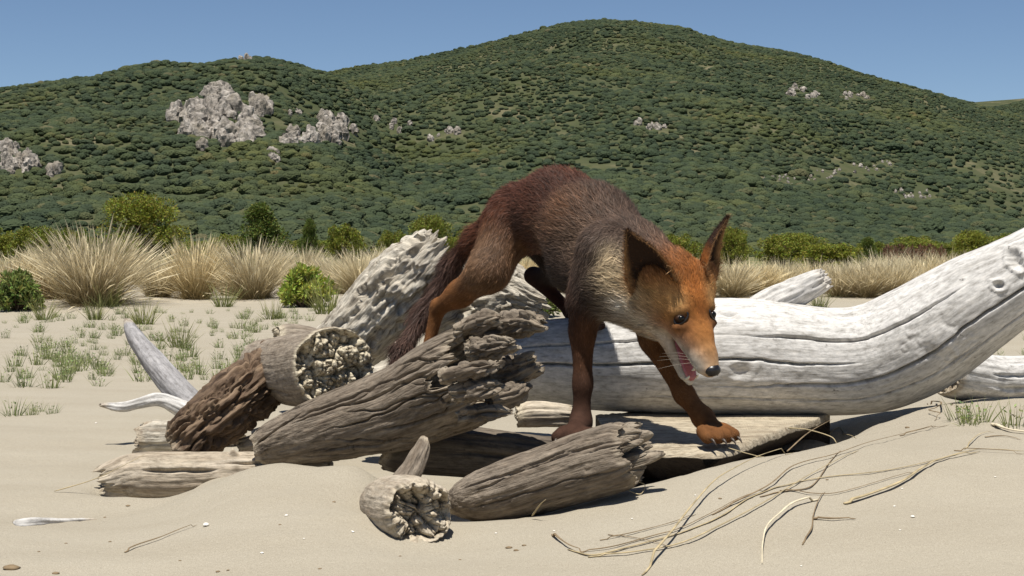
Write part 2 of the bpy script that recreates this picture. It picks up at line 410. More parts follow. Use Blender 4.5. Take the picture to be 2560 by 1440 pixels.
# forest: crowns instanced on the slope
n = 330000
rg = np.random.default_rng(5)
D = np.sqrt(rg.uniform(355 ** 2, 2300 ** 2, n)); A = rg.uniform(-.62, .62, n); X = A * D
Z = hill_z(X, D); px = 1280 + A / KPX; py = 640 - (Z - CAMZ) / D / KPX
clear = fbm(np.stack([X / 55, D / 75, 0 * X], -1), 3, 91)
keep = rg.uniform(0, 1, n) > sstep(.22, .5, clear) * .8 * (1 - sstep(900, 1500, D) * .6)
keep &= Z > -6
for zx, zy, zr in rz:
    keep &= ~((np.abs(px - zx) < zr * 1.1) & (py - zy > -zr * .4) & (py - zy < zr * .9) & (rg.uniform(0, 1, n) < .9))
X, D, Z = X[keep], D[keep], Z[keep]
big = np.exp(rg.normal(0, .28, len(X))) * (1 - .22 * sstep(600, 1300, D)) * (1.62 + .5 * fbm(np.stack([X / 40, D / 40, 0 * X], -1), 2, 93))
me = bpy.data.meshes.new('woodland'); me.vertices.add(len(X))
me.vertices.foreach_set('co', np.stack([X, D, Z + .25 * big], -1).astype(np.float32).ravel())
at = me.attributes.new('size', 'FLOAT', 'POINT'); at.data.foreach_set('value', big.astype(np.float32))
wood_o = bpy.data.objects.new('woodland', me); C.objects.link(wood_o)
tag(wood_o, 'dense evergreen scrub woodland covering the hillside', 'woodland', kind='stuff')
mw, t, b = new_mat('scrub_canopy')
oi = t.nodes.new('ShaderNodeObjectInfo')
cr = ramp(t, oi.outputs['Random'], [(0, (.037, .050, .030)), (.4, (.047, .062, .034)), (.75, (.056, .071, .035)), (.95, (.070, .080, .038)), (1, (.10, .092, .05))])
g = t.nodes.new('ShaderNodeTexCoord').outputs['Object']
lc = ramp(t, noise(t, oi.outputs['Location'], .012, 3), [(.36, (.80, .85, .88)), (.52, (1, 1, 1)), (.68, (1.28, 1.16, .92))]).outputs[0]
c = mixc(t, .75, mixc(t, 1.0, cr.outputs[0], lc, 'MULTIPLY'), ramp(t, noise(t, g, 3.5, 4, .7), [(.3, (.75, .75, .75)), (.7, (1.25, 1.25, 1.22))]).outputs[0], 'MULTIPLY')
t.links.new(c, b.inputs['Base Color']); b.inputs['Roughness'].default_value = .9; b.inputs['Specular IOR Level'].default_value = .08
t.links.new(bump(t, noise(t, g, 5, 4, .7), 1.0, .25), b.inputs['Normal'])
ng = bpy.data.node_groups.new('woodland_crowns', 'GeometryNodeTree')
ng.interface.new_socket('Geometry', in_out='INPUT', socket_type='NodeSocketGeometry'); ng.interface.new_socket('Geometry', in_out='OUTPUT', socket_type='NodeSocketGeometry')
N = ng.nodes; L = ng.links
gi = N.new('NodeGroupInput'); go = N.new('NodeGroupOutput')
ico = N.new('GeometryNodeMeshIcoSphere'); ico.inputs['Subdivisions'].default_value = 4
sp = N.new('GeometryNodeSetPosition'); nz = N.new('ShaderNodeTexNoise'); nz.inputs['Scale'].default_value = 3.6; nz.inputs['Detail'].default_value = 5; nz.inputs['Roughness'].default_value = .72
posn = N.new('GeometryNodeInputPosition'); m1 = N.new('ShaderNodeMath'); m1.operation = 'MULTIPLY_ADD'; m1.inputs[1].default_value = .85; m1.inputs[2].default_value = .60
vm = N.new('ShaderNodeVectorMath'); vm.operation = 'SCALE'
L.new(posn.outputs[0], nz.inputs['Vector']); L.new(nz.outputs[0], m1.inputs[0]); L.new(posn.outputs[0], vm.inputs[0]); L.new(m1.outputs[0], vm.inputs['Scale'])
L.new(ico.outputs[0], sp.inputs['Geometry']); L.new(vm.outputs[0], sp.inputs['Position'])
sm = N.new('GeometryNodeSetMaterial'); sm.inputs['Material'].default_value = mw; L.new(sp.outputs[0], sm.inputs[0])
iop = N.new('GeometryNodeInstanceOnPoints'); L.new(gi.outputs[0], iop.inputs['Points']); L.new(sm.outputs[0], iop.inputs['Instance'])
rv = N.new('FunctionNodeRandomValue'); rv.data_type = 'FLOAT_VECTOR'; rv.inputs[0].default_value = (-.25, -.25, 0); rv.inputs[1].default_value = (.25, .25, 6.28)
L.new(rv.outputs[0], iop.inputs['Rotation'])
na = N.new('GeometryNodeInputNamedAttribute'); na.data_type = 'FLOAT'; na.inputs[0].default_value = 'size'
rs = N.new('FunctionNodeRandomValue'); rs.data_type = 'FLOAT_VECTOR'; rs.inputs[0].default_value = (.85, .85, .5); rs.inputs[1].default_value = (1.3, 1.3, .8); rs.inputs['Seed'].default_value = 3
vs2 = N.new('ShaderNodeVectorMath'); vs2.operation = 'SCALE'; L.new(rs.outputs[0], vs2.inputs[0]); L.new(na.outputs[0], vs2.inputs['Scale'])
L.new(vs2.outputs[0], iop.inputs['Scale']); L.new(iop.outputs[0], go.inputs[0])
md = wood_o.modifiers.new('crowns', 'NODES'); md.node_group = ng

# ================================================================ DRIFTWOOD
W_white = wood_mat('bleached_wood', (.57, .555, .53), (.49, .475, .45), (.29, .275, .25), stain=.35, bumps=.2, grain=.2)
W_ash = wood_mat('ash_grey_wood', (.34, .33, .33), (.27, .26, .26), (.15, .145, .14), stain=.4, bumps=.4, grain=.3)
W_grey = wood_mat('grey_weathered_wood', (.24, .20, .155), (.16, .128, .095), (.055, .04, .028), stain=.6, bumps=.9)
W_tan = wood_mat('tan_weathered_wood', (.31, .265, .21), (.225, .185, .14), (.10, .075, .052), end=(.52, .46, .34), endd=(.12, .085, .05), stain=.6, bumps=.6)
W_pale = wood_mat('pale_tan_wood', (.46, .405, .325), (.37, .315, .24), (.17, .13, .09), end=(.50, .44, .33), endd=(.12, .085, .05), stain=.5, bumps=.5, grain=.3)
W_bark = wood_mat('bark_wood', (.22, .155, .10), (.115, .075, .047), (.035, .022, .015), end=(.34, .28, .20), stain=.6, bumps=1.0)
W_rotten = wood_mat('eroded_pale_wood', (.56, .52, .44), (.42, .38, .31), (.10, .075, .05), stain=.3, bumps=1.0)
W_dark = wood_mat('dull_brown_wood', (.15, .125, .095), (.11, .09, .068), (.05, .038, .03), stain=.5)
W_plank = wood_mat('pale_plank_wood', (.44, .385, .29), (.36, .305, .22), (.18, .14, .095), end=(.06, .045, .032), endd=(.03, .022, .016), stain=.25, bumps=1.0)  # end colours paint shade on the slab's sides and underside

def logshape(pts, na=150, nl=130, seed=0, und=.06, fib=.0012, cracks=(), ncr=0, crsl=.5, crdepth=.008, crw=.0022, end0=None, end1=None,
             squash=1.0, chunk=0.0, chsc=60, spin=0.0, wob=1.0, knots=(), pits=0.0, pitsc=30, furrow=0.0):
    rg = np.random.default_rng(seed)
    W = np.array([P(p[0], p[1], p[2]) for p in pts]); R = np.array([p[3] * KPX * p[2] for p in pts])
    cr = catmull(np.column_stack([W, R]), nl); c = cr[:, :3]; r = cr[:, 3]
    T, N_, B = frames(c)
    u = np.concatenate([[0], np.cumsum(np.linalg.norm(np.diff(c, axis=0), axis=1))]); Ltot = u[-1]
    th = np.linspace(0, 2 * pi, na, endpoint=False) + spin
    U, TH = np.meshgrid(u, th, indexing='ij'); RR = r[:, None] * np.ones_like(TH)
    so = rg.uniform(0, 40)
    co = np.stack([U + so, RR * np.cos(TH), RR * np.sin(TH)], -1)
    d = und * RR * fbm(co * (7, 13, 13), 3, seed) * 2
    d += fib * fbm(co * (9, 190, 190), 2, seed + 3) * 2 + fib * .8 * fbm(co * (45, 90, 90), 2, seed + 4)
    if chunk:
        f1, f2, val = worley(co * (chsc * .55, chsc, chsc), seed + 6)
        d += chunk * ((val - .6) - .8 * np.exp(-(f2 - f1) / .10)) * sstep(-.35, .25, fbm(co * 9, 2, seed + 8) + .2)
    if pits:
        pn = fbm(co * (pitsc * .7, pitsc * 1.6, pitsc * 1.6), 3, seed + 60, .55)
        d -= pits * sstep(.08, .22, pn) * (.6 + .6 * fbm(co * 40, 2, seed + 61)); d += pits * .35 * fbm(co * (60, 140, 140), 2, seed + 62)
    if furrow:
        fn_ = np.abs(fbm(co * (18, 52, 52), 4, seed + 64, .65)); d += furrow * (sstep(.0, .22, fn_) - .7) + furrow * .4 * fbm(co * (70, 120, 120), 2, seed + 65)
    cl = list(cracks)
    for k in range(ncr):
        a = rg.uniform(0, Ltot * .85)
        cl.append((a, a + rg.uniform(.06, .22) * (1.0 + Ltot), rg.uniform(0, 2 * pi), rg.normal(0, crsl), crdepth * rg.uniform(.5, 1.4), crw * rg.uniform(.7, 1.4)))
    for q, (u0, u1, t0, sl, dep, wd) in enumerate(cl):
        t0, sl = -t0, -sl
        tc = t0 + sl * (u - u0) + wob * .10 * vnoise(np.stack([u * 14, 0 * u, 0 * u + q], -1), seed + 11) + wob * .04 * vnoise(np.stack([u * 60, 0 * u, 0 * u + q], -1), seed + 12)
        dd = (TH - tc[:, None] + pi) % (2 * pi) - pi
        tap = sstep(u0, u0 + .25 * (u1 - u0), u) * (1 - sstep(u1 - .25 * (u1 - u0), u1, u))
        d -= dep * tap[:, None] * np.exp(-(np.abs(dd) * RR / (wd * (.4 + .6 * tap[:, None]))) ** 3)
    for (ku, kt, kr, kh, asp) in [tuple(k) + (1.0,) * (5 - len(k)) for k in knots]:
        dd = (TH + kt + pi) % (2 * pi) - pi
        q = np.hypot(U - ku, dd * RR / asp) / kr
        q = q * (1 + .75 * fbm(co * 60, 3, seed + 70)); d += kh * (.30 * np.exp(-(q - .8) ** 2 / .05) - 1.0 * np.exp(-(q / .42) ** 2))
    rad = RR + d
    ax = np.zeros_like(U); em = np.zeros_like(U)
    caps = []
    for e, cfg in ((0, end0), (1, end1)):
        cfg = dict(dict(A=.004, rim=.004, hollow=0, sc=70, m=12, rl=.05, bev=.10), **(cfg or {}))
        dist = U if e == 0 else Ltot - U
        fall = 1 - sstep(0, cfg['rl'], dist)
        rimn = fbm(np.stack([0 * TH, np.cos(TH), np.sin(TH)], -1) * RR[..., None] * 45 + 5 + e, 4, seed + 20, .7)
        sg = -1 if e == 0 else 1
        ax += sg * fall * cfg['rim'] * rimn * 2
        rad *= 1 - cfg['bev'] * (1 - sstep(0, cfg['rl'] * .5, dist)) ** 2
        em = np.maximum(em, sstep(.75, 1.0, fall) * cfg.get('em', .8))
        caps.append((e, cfg, sg, rimn))
    V = c[:, None] + rad[..., None] * (np.cos(TH)[..., None] * N_[:, None] + squash * np.sin(TH)[..., None] * B[:, None]) + ax[..., None] * T[:, None]
    Vs = [V.reshape(-1, 3)]; CO = [co.reshape(-1, 3)]; EM = [em.ravel()]; Fs = [grid_faces(nl, na, True)]; off = nl * na
    tris = []
    for e, cfg, sg, rimn in caps:
        i = 0 if e == 0 else nl - 1; m = cfg['m']
        rho = np.linspace(1, 0, m + 1)[1:-1]
        RH, T2 = np.meshgrid(rho, th, indexing='ij')
        y = RH * rad[i][None] * np.cos(T2); z = RH * rad[i][None] * np.sin(T2)
        q = np.stack([0 * y + 3.1 * seed, y, z], -1)
        f1, f2, val = worley(q * cfg['sc'], seed + 31 + e)
        g1, g2, v2 = worley(q * cfg['sc'] * 2.4 + 5, seed + 41 + e)
        a = cfg['A'] * (1.6 * (val - .5) - .9 * np.exp(-(f2 - f1) / .12) + .7 * (v2 - .5) - .5 * np.exp(-(g2 - g1) / .12) + .5 * fbm(q * 60, 2, seed))
        w = sstep(0, .12, 1 - RH)
        axr = sg * (ax[i] * sg)[None] * (RH ** 2) + sg * (a * w - cfg['hollow'] * sstep(0.05, .55, 1 - RH) * (1 + .5 * fbm(q * 30, 2, seed + 9)) + cfg.get('dome', 0) * (1 - RH ** 2))
        wob = 1 + .10 * fbm(q * 55 + 9, 2, seed + 50) * w
        Vc = c[i] + (y * wob)[..., None] * N_[i] + squash * (z * wob)[..., None] * B[i] + axr[..., None] * T[i]
        Vs.append(Vc.reshape(-1, 3)); ctr = Vc[-1].mean(0); Vs.append(ctr[None])
        cc = np.stack([axr + so + u[i], y, z], -1); CO.append(cc.reshape(-1, 3)); CO.append(cc[-1].mean(0)[None])
        EM.append(np.full(y.size, cfg.get('em', 1.0))); EM.append(np.array([cfg.get('em', 1.0)]))
        f = grid_faces(m - 1, na, True, off)
        j = np.arange(na); j2 = (j + 1) % na
        br = np.stack([i * na + j, i * na + j2, off + j2, off + j], -1)
        last = off + (m - 2) * na; tr = np.stack([last + j, last + j2, np.full(na, off + (m - 1) * na)], -1)
        if e == 1: Fs += [f, br]; tris.append(tr)
        else: Fs += [f[:, ::-1], br[:, ::-1]]; tris.append(tr[:, ::-1])
        off += (m - 1) * na + 1
    return np.vstack(Vs), [np.vstack(Fs), np.vstack(tris)], {'logco': np.vstack(CO), 'endm': np.concatenate(EM)}
def log(name, pts, mat, label=None, cat='log', parent=None, group=None, **kw):
    V, Fs, at_ = logshape(pts, **kw)
    Fs = [f[:, ::-1] for f in Fs]
    o = mk(name, V, Fs, mat, parent, at_)
    if label: tag(o, label, cat, group)
    return o

# hewn slab on the sand that carries the trunk and the fox's front feet
def slab():
    nx, ny = 150, 70; zt = .093
    front = catmull([(.125, 2.02), (.155, 1.99), (.20, 1.965), (.27, 1.965), (.37, 2.17), (.475, 2.375)], nx)
    back = catmull([(.125, 2.38), (.155, 2.40), (.20, 2.42), (.28, 2.42), (.38, 2.42), (.485, 2.43)], nx)
    s = np.linspace(0, 1, ny)[None, :, None]
    XY = front[:, None] * (1 - s) + back[:, None] * s
    q = np.stack([XY[..., 0], XY[..., 1], 0 * XY[..., 0]], -1)
    top = zt + .0022 * fbm(q * (9, 130, 1), 3, 5) + .003 * fbm(q * (5, 14, 1), 2, 6) - .003 * np.exp(-((np.arange(ny) / ny)[None] / .03) ** 2)
    top[:, 0] -= .006; top[:, 1] -= .002
    th = .052 + .006 * fbm(q * 6, 2, 8)
    Vt = np.stack([XY[..., 0], XY[..., 1], top], -1).reshape(-1, 3)
    inset = XY.copy(); tg = nrm(np.gradient(front, axis=0)); inset[:, 0] += .085 * np.stack([-tg[:, 1], tg[:, 0]], -1)
    Vb = np.stack([inset[..., 0], inset[..., 1], top - th], -1).reshape(-1, 3)
    Fq = grid_faces(nx, ny); Fb = grid_faces(nx, ny)[:, ::-1] + nx * ny
    def side(a):
        a = np.array(a); return np.stack([a[:-1], a[1:], a[1:] + nx * ny, a[:-1] + nx * ny], -1)
    idx = np.arange(nx * ny).reshape(nx, ny)
    Fs = np.vstack([Fq[:, ::-1], Fb[:, ::-1], side(idx[:, 0])[:, ::-1] if False else side(idx[:, 0]), side(idx[::-1, -1]), side(idx[::-1, 0][:0]) if False else side(idx[0, ::-1]), side(idx[-1, :])])
    V = np.vstack([Vt, Vb]); rimi = np.concatenate([idx[:, 0], idx[-1, 1:], idx[::-1, -1][1:], idx[0, ::-1][1:-1]])
    # sides and underside get their own rim so that the shade painted on them ends sharply at the top edge
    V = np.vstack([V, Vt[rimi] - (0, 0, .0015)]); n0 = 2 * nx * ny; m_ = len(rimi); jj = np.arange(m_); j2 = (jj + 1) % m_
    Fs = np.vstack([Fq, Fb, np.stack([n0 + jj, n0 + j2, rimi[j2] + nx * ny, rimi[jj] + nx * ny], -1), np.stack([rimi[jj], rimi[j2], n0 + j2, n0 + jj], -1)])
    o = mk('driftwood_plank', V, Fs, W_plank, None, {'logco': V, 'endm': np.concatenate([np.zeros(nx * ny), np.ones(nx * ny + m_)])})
    import bmesh
    bm = bmesh.new(); bm.from_mesh(o.data); bmesh.ops.recalc_face_normals(bm, faces=bm.faces); bm.to_mesh(o.data); bm.free()
    return tag(o, 'broad flat plank with fine grain lying under the white trunk', 'plank')
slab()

# the great white trunk
TRUNK = [(1270,905,2.43,90),(1340,905,2.43,104),(1500,905,2.42,122),(1680,897,2.41,136),(1800,892,2.40,146),(1930,897,2.40,145),(2080,905,2.39,135),(2190,892,2.38,136),(2290,850,2.36,138),(2370,803,2.34,132),(2450,752,2.32,122),(2560,690,2.30,110),(2700,615,2.28,104)]
trunk = log('fallen_tree', TRUNK, W_white, 'huge bleached white trunk, its thick end curving up out of the sand', 'fallen tree',
    na=390, nl=310, seed=3, und=.018, fib=.0002, wob=.3, end0=dict(A=.006, rim=.008),
    cracks=[(-.1,.55,-1.56,-.02,.018,.0017),(.33,.74,-1.12,.02,.018,.0019),(-.02,.34,-1.14,.0,.012,.0013),(.28,1.2,-2.02,.42,.018,.0018),(.40,.72,-2.28,.05,.010,.0012),(.62,1.3,-2.42,.7,.014,.0015),(.2,.5,-2.25,.0,.008,.0010)], pits=.0007,
    knots=[(.345,-1.75,.018,.0045),(.33,-.75,.012,.005),(.80,-1.15,.014,.012,2.2),(.765,-1.45,.012,.010),(.66,-1.7,.04,-.004),(.90,-.8,.012,.008)])
log('branch_stub', [(1880,795,2.42,44),(1945,755,2.41,42),(2010,722,2.40,36),(2058,698,2.39,32)], W_white, parent=trunk, na=90, nl=70, seed=8, und=.05, fib=.0016, ncr=8, crdepth=.004, crw=.0016, end1=dict(A=.009, rim=.012, sc=120, em=.3, rl=.03))
log('limb', [(2360,930,2.50,60),(2460,948,2.56,62),(2560,945,2.6,58),(2700,940,2.62,52)], W_white, parent=trunk, na=110, nl=90, seed=9, und=.04, fib=.001, cracks=[(.06,.24,-1.35,0,.01,.0028),(.08,.26,-1.9,0,.01,.0026)])

# dark log under the pile and little pale billet
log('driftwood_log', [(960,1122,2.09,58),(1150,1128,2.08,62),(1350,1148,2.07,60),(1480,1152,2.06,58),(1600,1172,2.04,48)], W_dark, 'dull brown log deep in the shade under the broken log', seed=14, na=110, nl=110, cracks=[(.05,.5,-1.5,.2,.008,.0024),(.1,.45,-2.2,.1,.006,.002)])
log('driftwood_log', [(1295,1042,2.11,30),(1340,1036,2.11,32),(1440,1040,2.12,28)], W_pale, 'short pale billet lying on the plank behind the front leg', seed=15, na=80, nl=60, ncr=3, crdepth=.003)

# logs behind the hind legs
log('driftwood_log', [(820,900,2.62,70),(900,830,2.60,86),(990,735,2.58,92),(1060,670,2.56,86),(1105,622,2.55,66)], W_rotten, 'pale deeply pitted log leaning up behind the fox tail', seed=16, na=170, nl=150, und=.05, fib=.0012, pits=.014, pitsc=36, end1=dict(A=.012, rim=.025, sc=60, em=.2))
log('driftwood_log', [(1060,800,2.66,88),(1160,752,2.66,92),(1260,745,2.65,84),(1325,765,2.64,60)], W_rotten, 'chalky white splintered log behind the belly of the fox', seed=17, na=150, nl=120, und=.08, fib=.0015, pits=.014, pitsc=28, end1=dict(A=.02, rim=.03, sc=45, em=.2))
log('driftwood_log', [(900,985,2.46,60),(1040,955,2.45,66),(1180,935,2.44,64),(1330,960,2.44,50)], W_rotten, 'low pale log under the hind paw of the fox', seed=18, na=110, nl=100, und=.06, fib=.002, pits=.006)

# left part of the pile
log('driftwood_log', [(690,850,3.0,38),(740,850,3.02,40),(830,870,3.05,40)], W_tan, 'small brown log end peeping over the sawn round log', seed=19, na=80, nl=60, end0=dict(A=.01, rim=.006, em=.7), und=.06)
log('driftwood_log', [(650,912,2.42,64),(705,922,2.34,82),(765,926,2.23,96),(838,918,2.10,106)], W_tan, 'thick round log with a crumbly honeycombed cream end', seed=21, na=170, nl=110, und=.03, fib=.0005, end1=dict(A=.013, rim=.010, sc=50, m=44, rl=.03, bev=.05), cracks=[(.1,.3,-2.2,.2,.004,.002)], knots=[(.16,-2.1,.016,.004)])
log('driftwood_log', [(450,1120,2.22,60),(520,1060,2.22,68),(590,1003,2.24,72),(645,958,2.28,70),(700,905,2.36,60)], W_bark, 'dark brown log with thick furrowed bark leaning on the pile', seed=22, na=170, nl=140, und=.05, fib=.002, furrow=.011, pits=.004, pitsc=45, end1=dict(A=.01, rim=.01))
log('driftwood_log', [(350,1100,2.42,44),(390,1098,2.42,46),(470,1098,2.42,44),(540,1105,2.42,38)], W_rotten, 'short cream log with a ragged brown end beside the barked log', seed=23, na=110, nl=80, und=.06, fib=.0012, end0=dict(A=.012, rim=.012, sc=80, em=.9, m=20), chunk=.003)
log('driftwood_log', [(268,1203,2.10,36),(330,1192,2.11,58),(430,1192,2.12,62),(560,1185,2.13,56),(700,1180,2.14,50),(830,1175,2.14,42)], W_pale, 'smooth half-buried log with split sides at the foot of the mound', seed=24, na=170, nl=170, und=.03, fib=.0006, cracks=[(.04,.15,-1.25,.0,.010,.0026),(.14,.26,-2.05,.0,.010,.003),(.18,.28,-2.4,.2,.009,.0024),(.03,.09,-2.4,.0,.008,.0024),(.14,.34,-.9,0,.006,.0018)], end0=dict(A=.01, rim=.016, sc=70, em=.4, rl=.03), knots=[(.165,-.3,.010,-.008)])
log('driftwood_log', [(600,1118,2.25,22),(660,1108,2.25,26),(740,1112,2.26,24)], W_pale, 'thin tan log end tucked beneath the barked log', seed=25, na=70, nl=50, und=.06)
log('driftwood_log', [(630,1092,2.36,18),(690,1084,2.36,19),(760,1080,2.36,18)], W_pale, 'thin pale stick behind the barked log, above the tan log end', seed=26, na=60, nl=40, und=.06)

# big broken log in the middle with a ragged hollow end
broken = log('driftwood_log', [(655,1118,2.12,50),(720,1098,2.10,66),(850,1062,2.06,88),(1000,1018,2.02,106),(1110,966,1.99,122),(1205,926,1.96,128)], W_grey, 'big grey-brown cracked log with a ragged rotten broken end', seed=31, na=380, nl=240, und=.03, fib=.0005, ncr=80, crsl=1.6, crdepth=.008, crw=.0012, pits=.0012, pitsc=30,
    end1=dict(A=.026, rim=.034, sc=30, m=40, rl=.05, hollow=.055, em=.55, bev=.06))
for k, (pts, sd_) in enumerate([
    ([(1180,830,2.0,32),(1250,818,1.98,38),(1320,806,1.96,36),(1350,812,1.95,20)], 41),
    ([(1170,880,1.93,34),(1230,868,1.91,40),(1285,858,1.90,30)], 42),
    ([(1230,940,2.02,38),(1290,925,2.01,46),(1338,905,2.0,38)], 43),
    ([(1110,950,1.88,22),(1180,928,1.86,24),(1235,915,1.86,16)], 44),
    ([(1130,990,1.875,26),(1200,975,1.865,32),(1258,962,1.865,22)], 45),
    ([(1220,1000,1.96,34),(1280,985,1.97,36),(1310,960,1.99,24)], 46),
    ([(1140,830,1.93,22),(1195,808,1.93,24),(1235,800,1.93,14)], 47),
    ([(1150,1042,1.885,18),(1215,1032,1.88,20),(1268,1032,1.88,10)], 48)]):
    log('splinter', pts, W_grey, parent=broken, seed=sd_, na=70, nl=56, und=.16, fib=.0015, chunk=.004, chsc=110, pits=.007, pitsc=55, ncr=4, crdepth=.005, crw=.0022, end1=dict(A=.010, rim=.014, sc=60, em=.45, m=14), end0=dict(em=.4))

# lower log with a charred-looking rough end, in front
log('driftwood_log', [(1120,1256,1.80,26),(1180,1246,1.785,56),(1270,1225,1.76,76),(1380,1190,1.73,80),(1490,1155,1.715,85),(1580,1130,1.70,87)], W_grey, 'grey cracked log lying in front, pointed sawn tip and rough dark end', seed=51, na=280, nl=200, und=.04, fib=.0006, ncr=30, crsl=1.2, crdepth=.004, crw=.0010, pits=.0016, pitsc=34,
    end0=dict(A=.003, rim=.004, em=.9), end1=dict(A=.018, rim=.012, sc=38, m=40, rl=.03, em=.35, dome=.022))
# stump of a log standing out of the sand
log('driftwood_log', [(955,1258,1.82,60),(985,1266,1.74,80),(1015,1274,1.68,87),(1052,1280,1.62,84)], W_pale, 'short thick log end sticking out of the sand with a jagged face', seed=52, na=170, nl=100, und=.03, fib=.0006, end1=dict(A=.013, rim=.014, sc=50, m=34, rl=.03, em=.4, hollow=.006))
log('driftwood_log', [(985,1240,1.80,34),(1020,1190,1.82,30),(1050,1130,1.84,22),(1062,1095,1.86,14)], W_grey, 'small upright grey stub between the jagged log end and the pile', seed=53, na=70, nl=60, und=.06)

# forked bleached branch
fork = log('driftwood_branch', [(318,800,2.80,9),(335,838,2.78,19),(372,890,2.75,26),(425,955,2.70,32),(480,1010,2.66,34),(530,1055,2.62,38),(590,1110,2.58,38)], W_ash, 'bleached forked branch reaching up out of the sand on the left', 'branch', seed=61, na=90, nl=120, und=.06, fib=.001, end0=dict(A=.003, rim=.004))
log('side_branch', [(248,1012,2.56,5),(300,1018,2.58,13),(345,1008,2.60,15),(400,1000,2.62,18),(455,1022,2.63,22),(520,1052,2.64,26)], W_white, parent=fork, seed=62, na=70, nl=100, und=.10, fib=.0016)
def on_sand(pts, lift):
    """pixels on the sand -> (px, py, Y, r) a little above it"""
    return [(x, y - lift * r, float(G(x, y)[1]), r) for x, y, r in pts]
stick = log('driftwood_stick', on_sand([(34,1308,5),(52,1314,13),(90,1312,14),(140,1308,9),(200,1303,5),(240,1300,2)], .5), W_white, 'short white stick lying on the sand apart from the pile', 'stick', seed=63, na=50, nl=70, und=.08, fib=.0008)

# ================================================================ VEGETATION
M_grass = attr_mat('dry_grass', .75, .15, .35, var=.10)
M_leaf = attr_mat('leaves', .65, .25, .30, var=.12)
def blades(rg, n, base_r, lmin, lmax, tilt, droop, w0, cols, seg=5, plume=0.0, plume_w=.012, lean=(0, 0), shape=1.0):
    """a bunch of grass blades as tapered ribbons; cols = (root, middle, tip) colours"""
    a = rg.uniform(0, 2 * pi, n); rr = base_r * np.sqrt(rg.uniform(0, 1, n))
    root = np.stack([rr * np.cos(a), rr * np.sin(a), np.full(n, -.01)], -1)
    az = a + rg.normal(0, .6, n); tl = np.abs(rg.normal(0, tilt, n)) + .35 * tilt * rr / max(base_r, 1e-6)
    tl = np.minimum(tl, 1.35)
    d = np.stack([np.sin(tl) * np.cos(az) + lean[0], np.sin(tl) * np.sin(az) + lean[1], np.cos(tl)], -1); d = nrm(d)
    Ln = rg.uniform(lmin, lmax, n) * (1 - .35 * (tl / 1.35) ** 1.5) * shape
    s = np.linspace(0, 1, seg + 1)
    out = nrm(np.stack([np.cos(az), np.sin(az), 0 * az], -1))
    dr = droop * rg.uniform(.3, 1.3, n)
    pos = root[:, None] + d[:, None] * (Ln[:, None] * s)[..., None] + (out * .8 + np.array([0, 0, -.75]))[:, None] * ((dr * Ln)[:, None] * s ** 2.4)[..., None]
    side = nrm(np.cross(d, rg.normal(0, 1, (n, 3))))
    isp = rg.uniform(0, 1, n) < plume
    wid = w0 * rg.uniform(.6, 1.3, n)[:, None] * (1 - .75 * s)[None]
    wid = np.where(isp[:, None], np.maximum(wid, plume_w * np.exp(-((s - .86) / .10) ** 2)[None] * rg.uniform(.5, 1.2, n)[:, None]), wid)
    wid[:, -1] = w0 * .06
    V = np.stack([pos - side[:, None] * wid[..., None] * .5, pos + side[:, None] * wid[..., None] * .5], 2).reshape(-1, 3)
    m = 2 * (seg + 1); k = np.arange(seg)
    f = np.stack([2 * k, 2 * k + 1, 2 * k + 3, 2 * k + 2], -1)
    Fq = (f[None] + (np.arange(n) * m)[:, None, None]).reshape(-1, 4)
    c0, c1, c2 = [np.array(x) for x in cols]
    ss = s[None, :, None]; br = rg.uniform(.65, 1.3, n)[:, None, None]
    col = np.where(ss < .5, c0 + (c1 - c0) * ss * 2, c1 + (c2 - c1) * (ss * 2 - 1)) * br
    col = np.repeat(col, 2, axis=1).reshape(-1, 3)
    return V, Fq, col
def join(parts):
    Vs, Fs, Cs, off = [], [], [], 0
    for V, Fq, c in parts:
        Vs.append(V); Fs.append(Fq + off); Cs.append(c); off += len(V)
    return np.vstack(Vs), np.vstack(Fs), np.vstack(Cs)
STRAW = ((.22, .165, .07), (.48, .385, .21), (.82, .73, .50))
tufts = []
for s in range(5):
    rg = np.random.default_rng(100 + s)
    parts = [blades(rg, 1300, .15, .45, .80, .42, .22, .0034, STRAW, 5, .50, .017, lean=(.06 * (s % 3 - 1), 0)),
             blades(rg, 420, .16, .25, .5, .75, .25, .0042, ((.13, .10, .045), (.30, .235, .12), (.46, .385, .23)), 4),
             blades(rg, 60, .12, .18, .36, .3, .1, .005, ((.10, .12, .04), (.17, .19, .06), (.28, .27, .10)), 3)]
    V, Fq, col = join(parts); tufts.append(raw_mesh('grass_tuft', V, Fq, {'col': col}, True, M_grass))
thin_tufts = []
for s in range(3):
    rg = np.random.default_rng(140 + s)
    V, Fq, col = join([blades(rg, 420, .17, .35, .75, .45, .2, .0055, STRAW, 4, .4, .018)]); thin_tufts.append(raw_mesh('grass_tuft', V, Fq, {'col': col}, True, M_grass))
GT = 'straw-coloured marram grass tufts along the dune'
def tuft(px, py, hpx, mesh, label, wide=1.0, group=GT):
    p = G(px, py); h = 1.12 * hpx * KPX * p[1] / .70
    return place(mesh, 'grass_tuft', p - (0, 0, .01), random.uniform(0, 6.28), (h * wide, h * wide, h), label, 'grass', group)
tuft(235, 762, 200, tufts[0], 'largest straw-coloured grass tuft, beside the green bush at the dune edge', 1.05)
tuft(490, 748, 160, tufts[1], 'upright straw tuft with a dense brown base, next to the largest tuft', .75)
tuft(635, 746, 150, tufts[2], 'straw tuft with long arching plumes right of the dense brown tuft', .95)
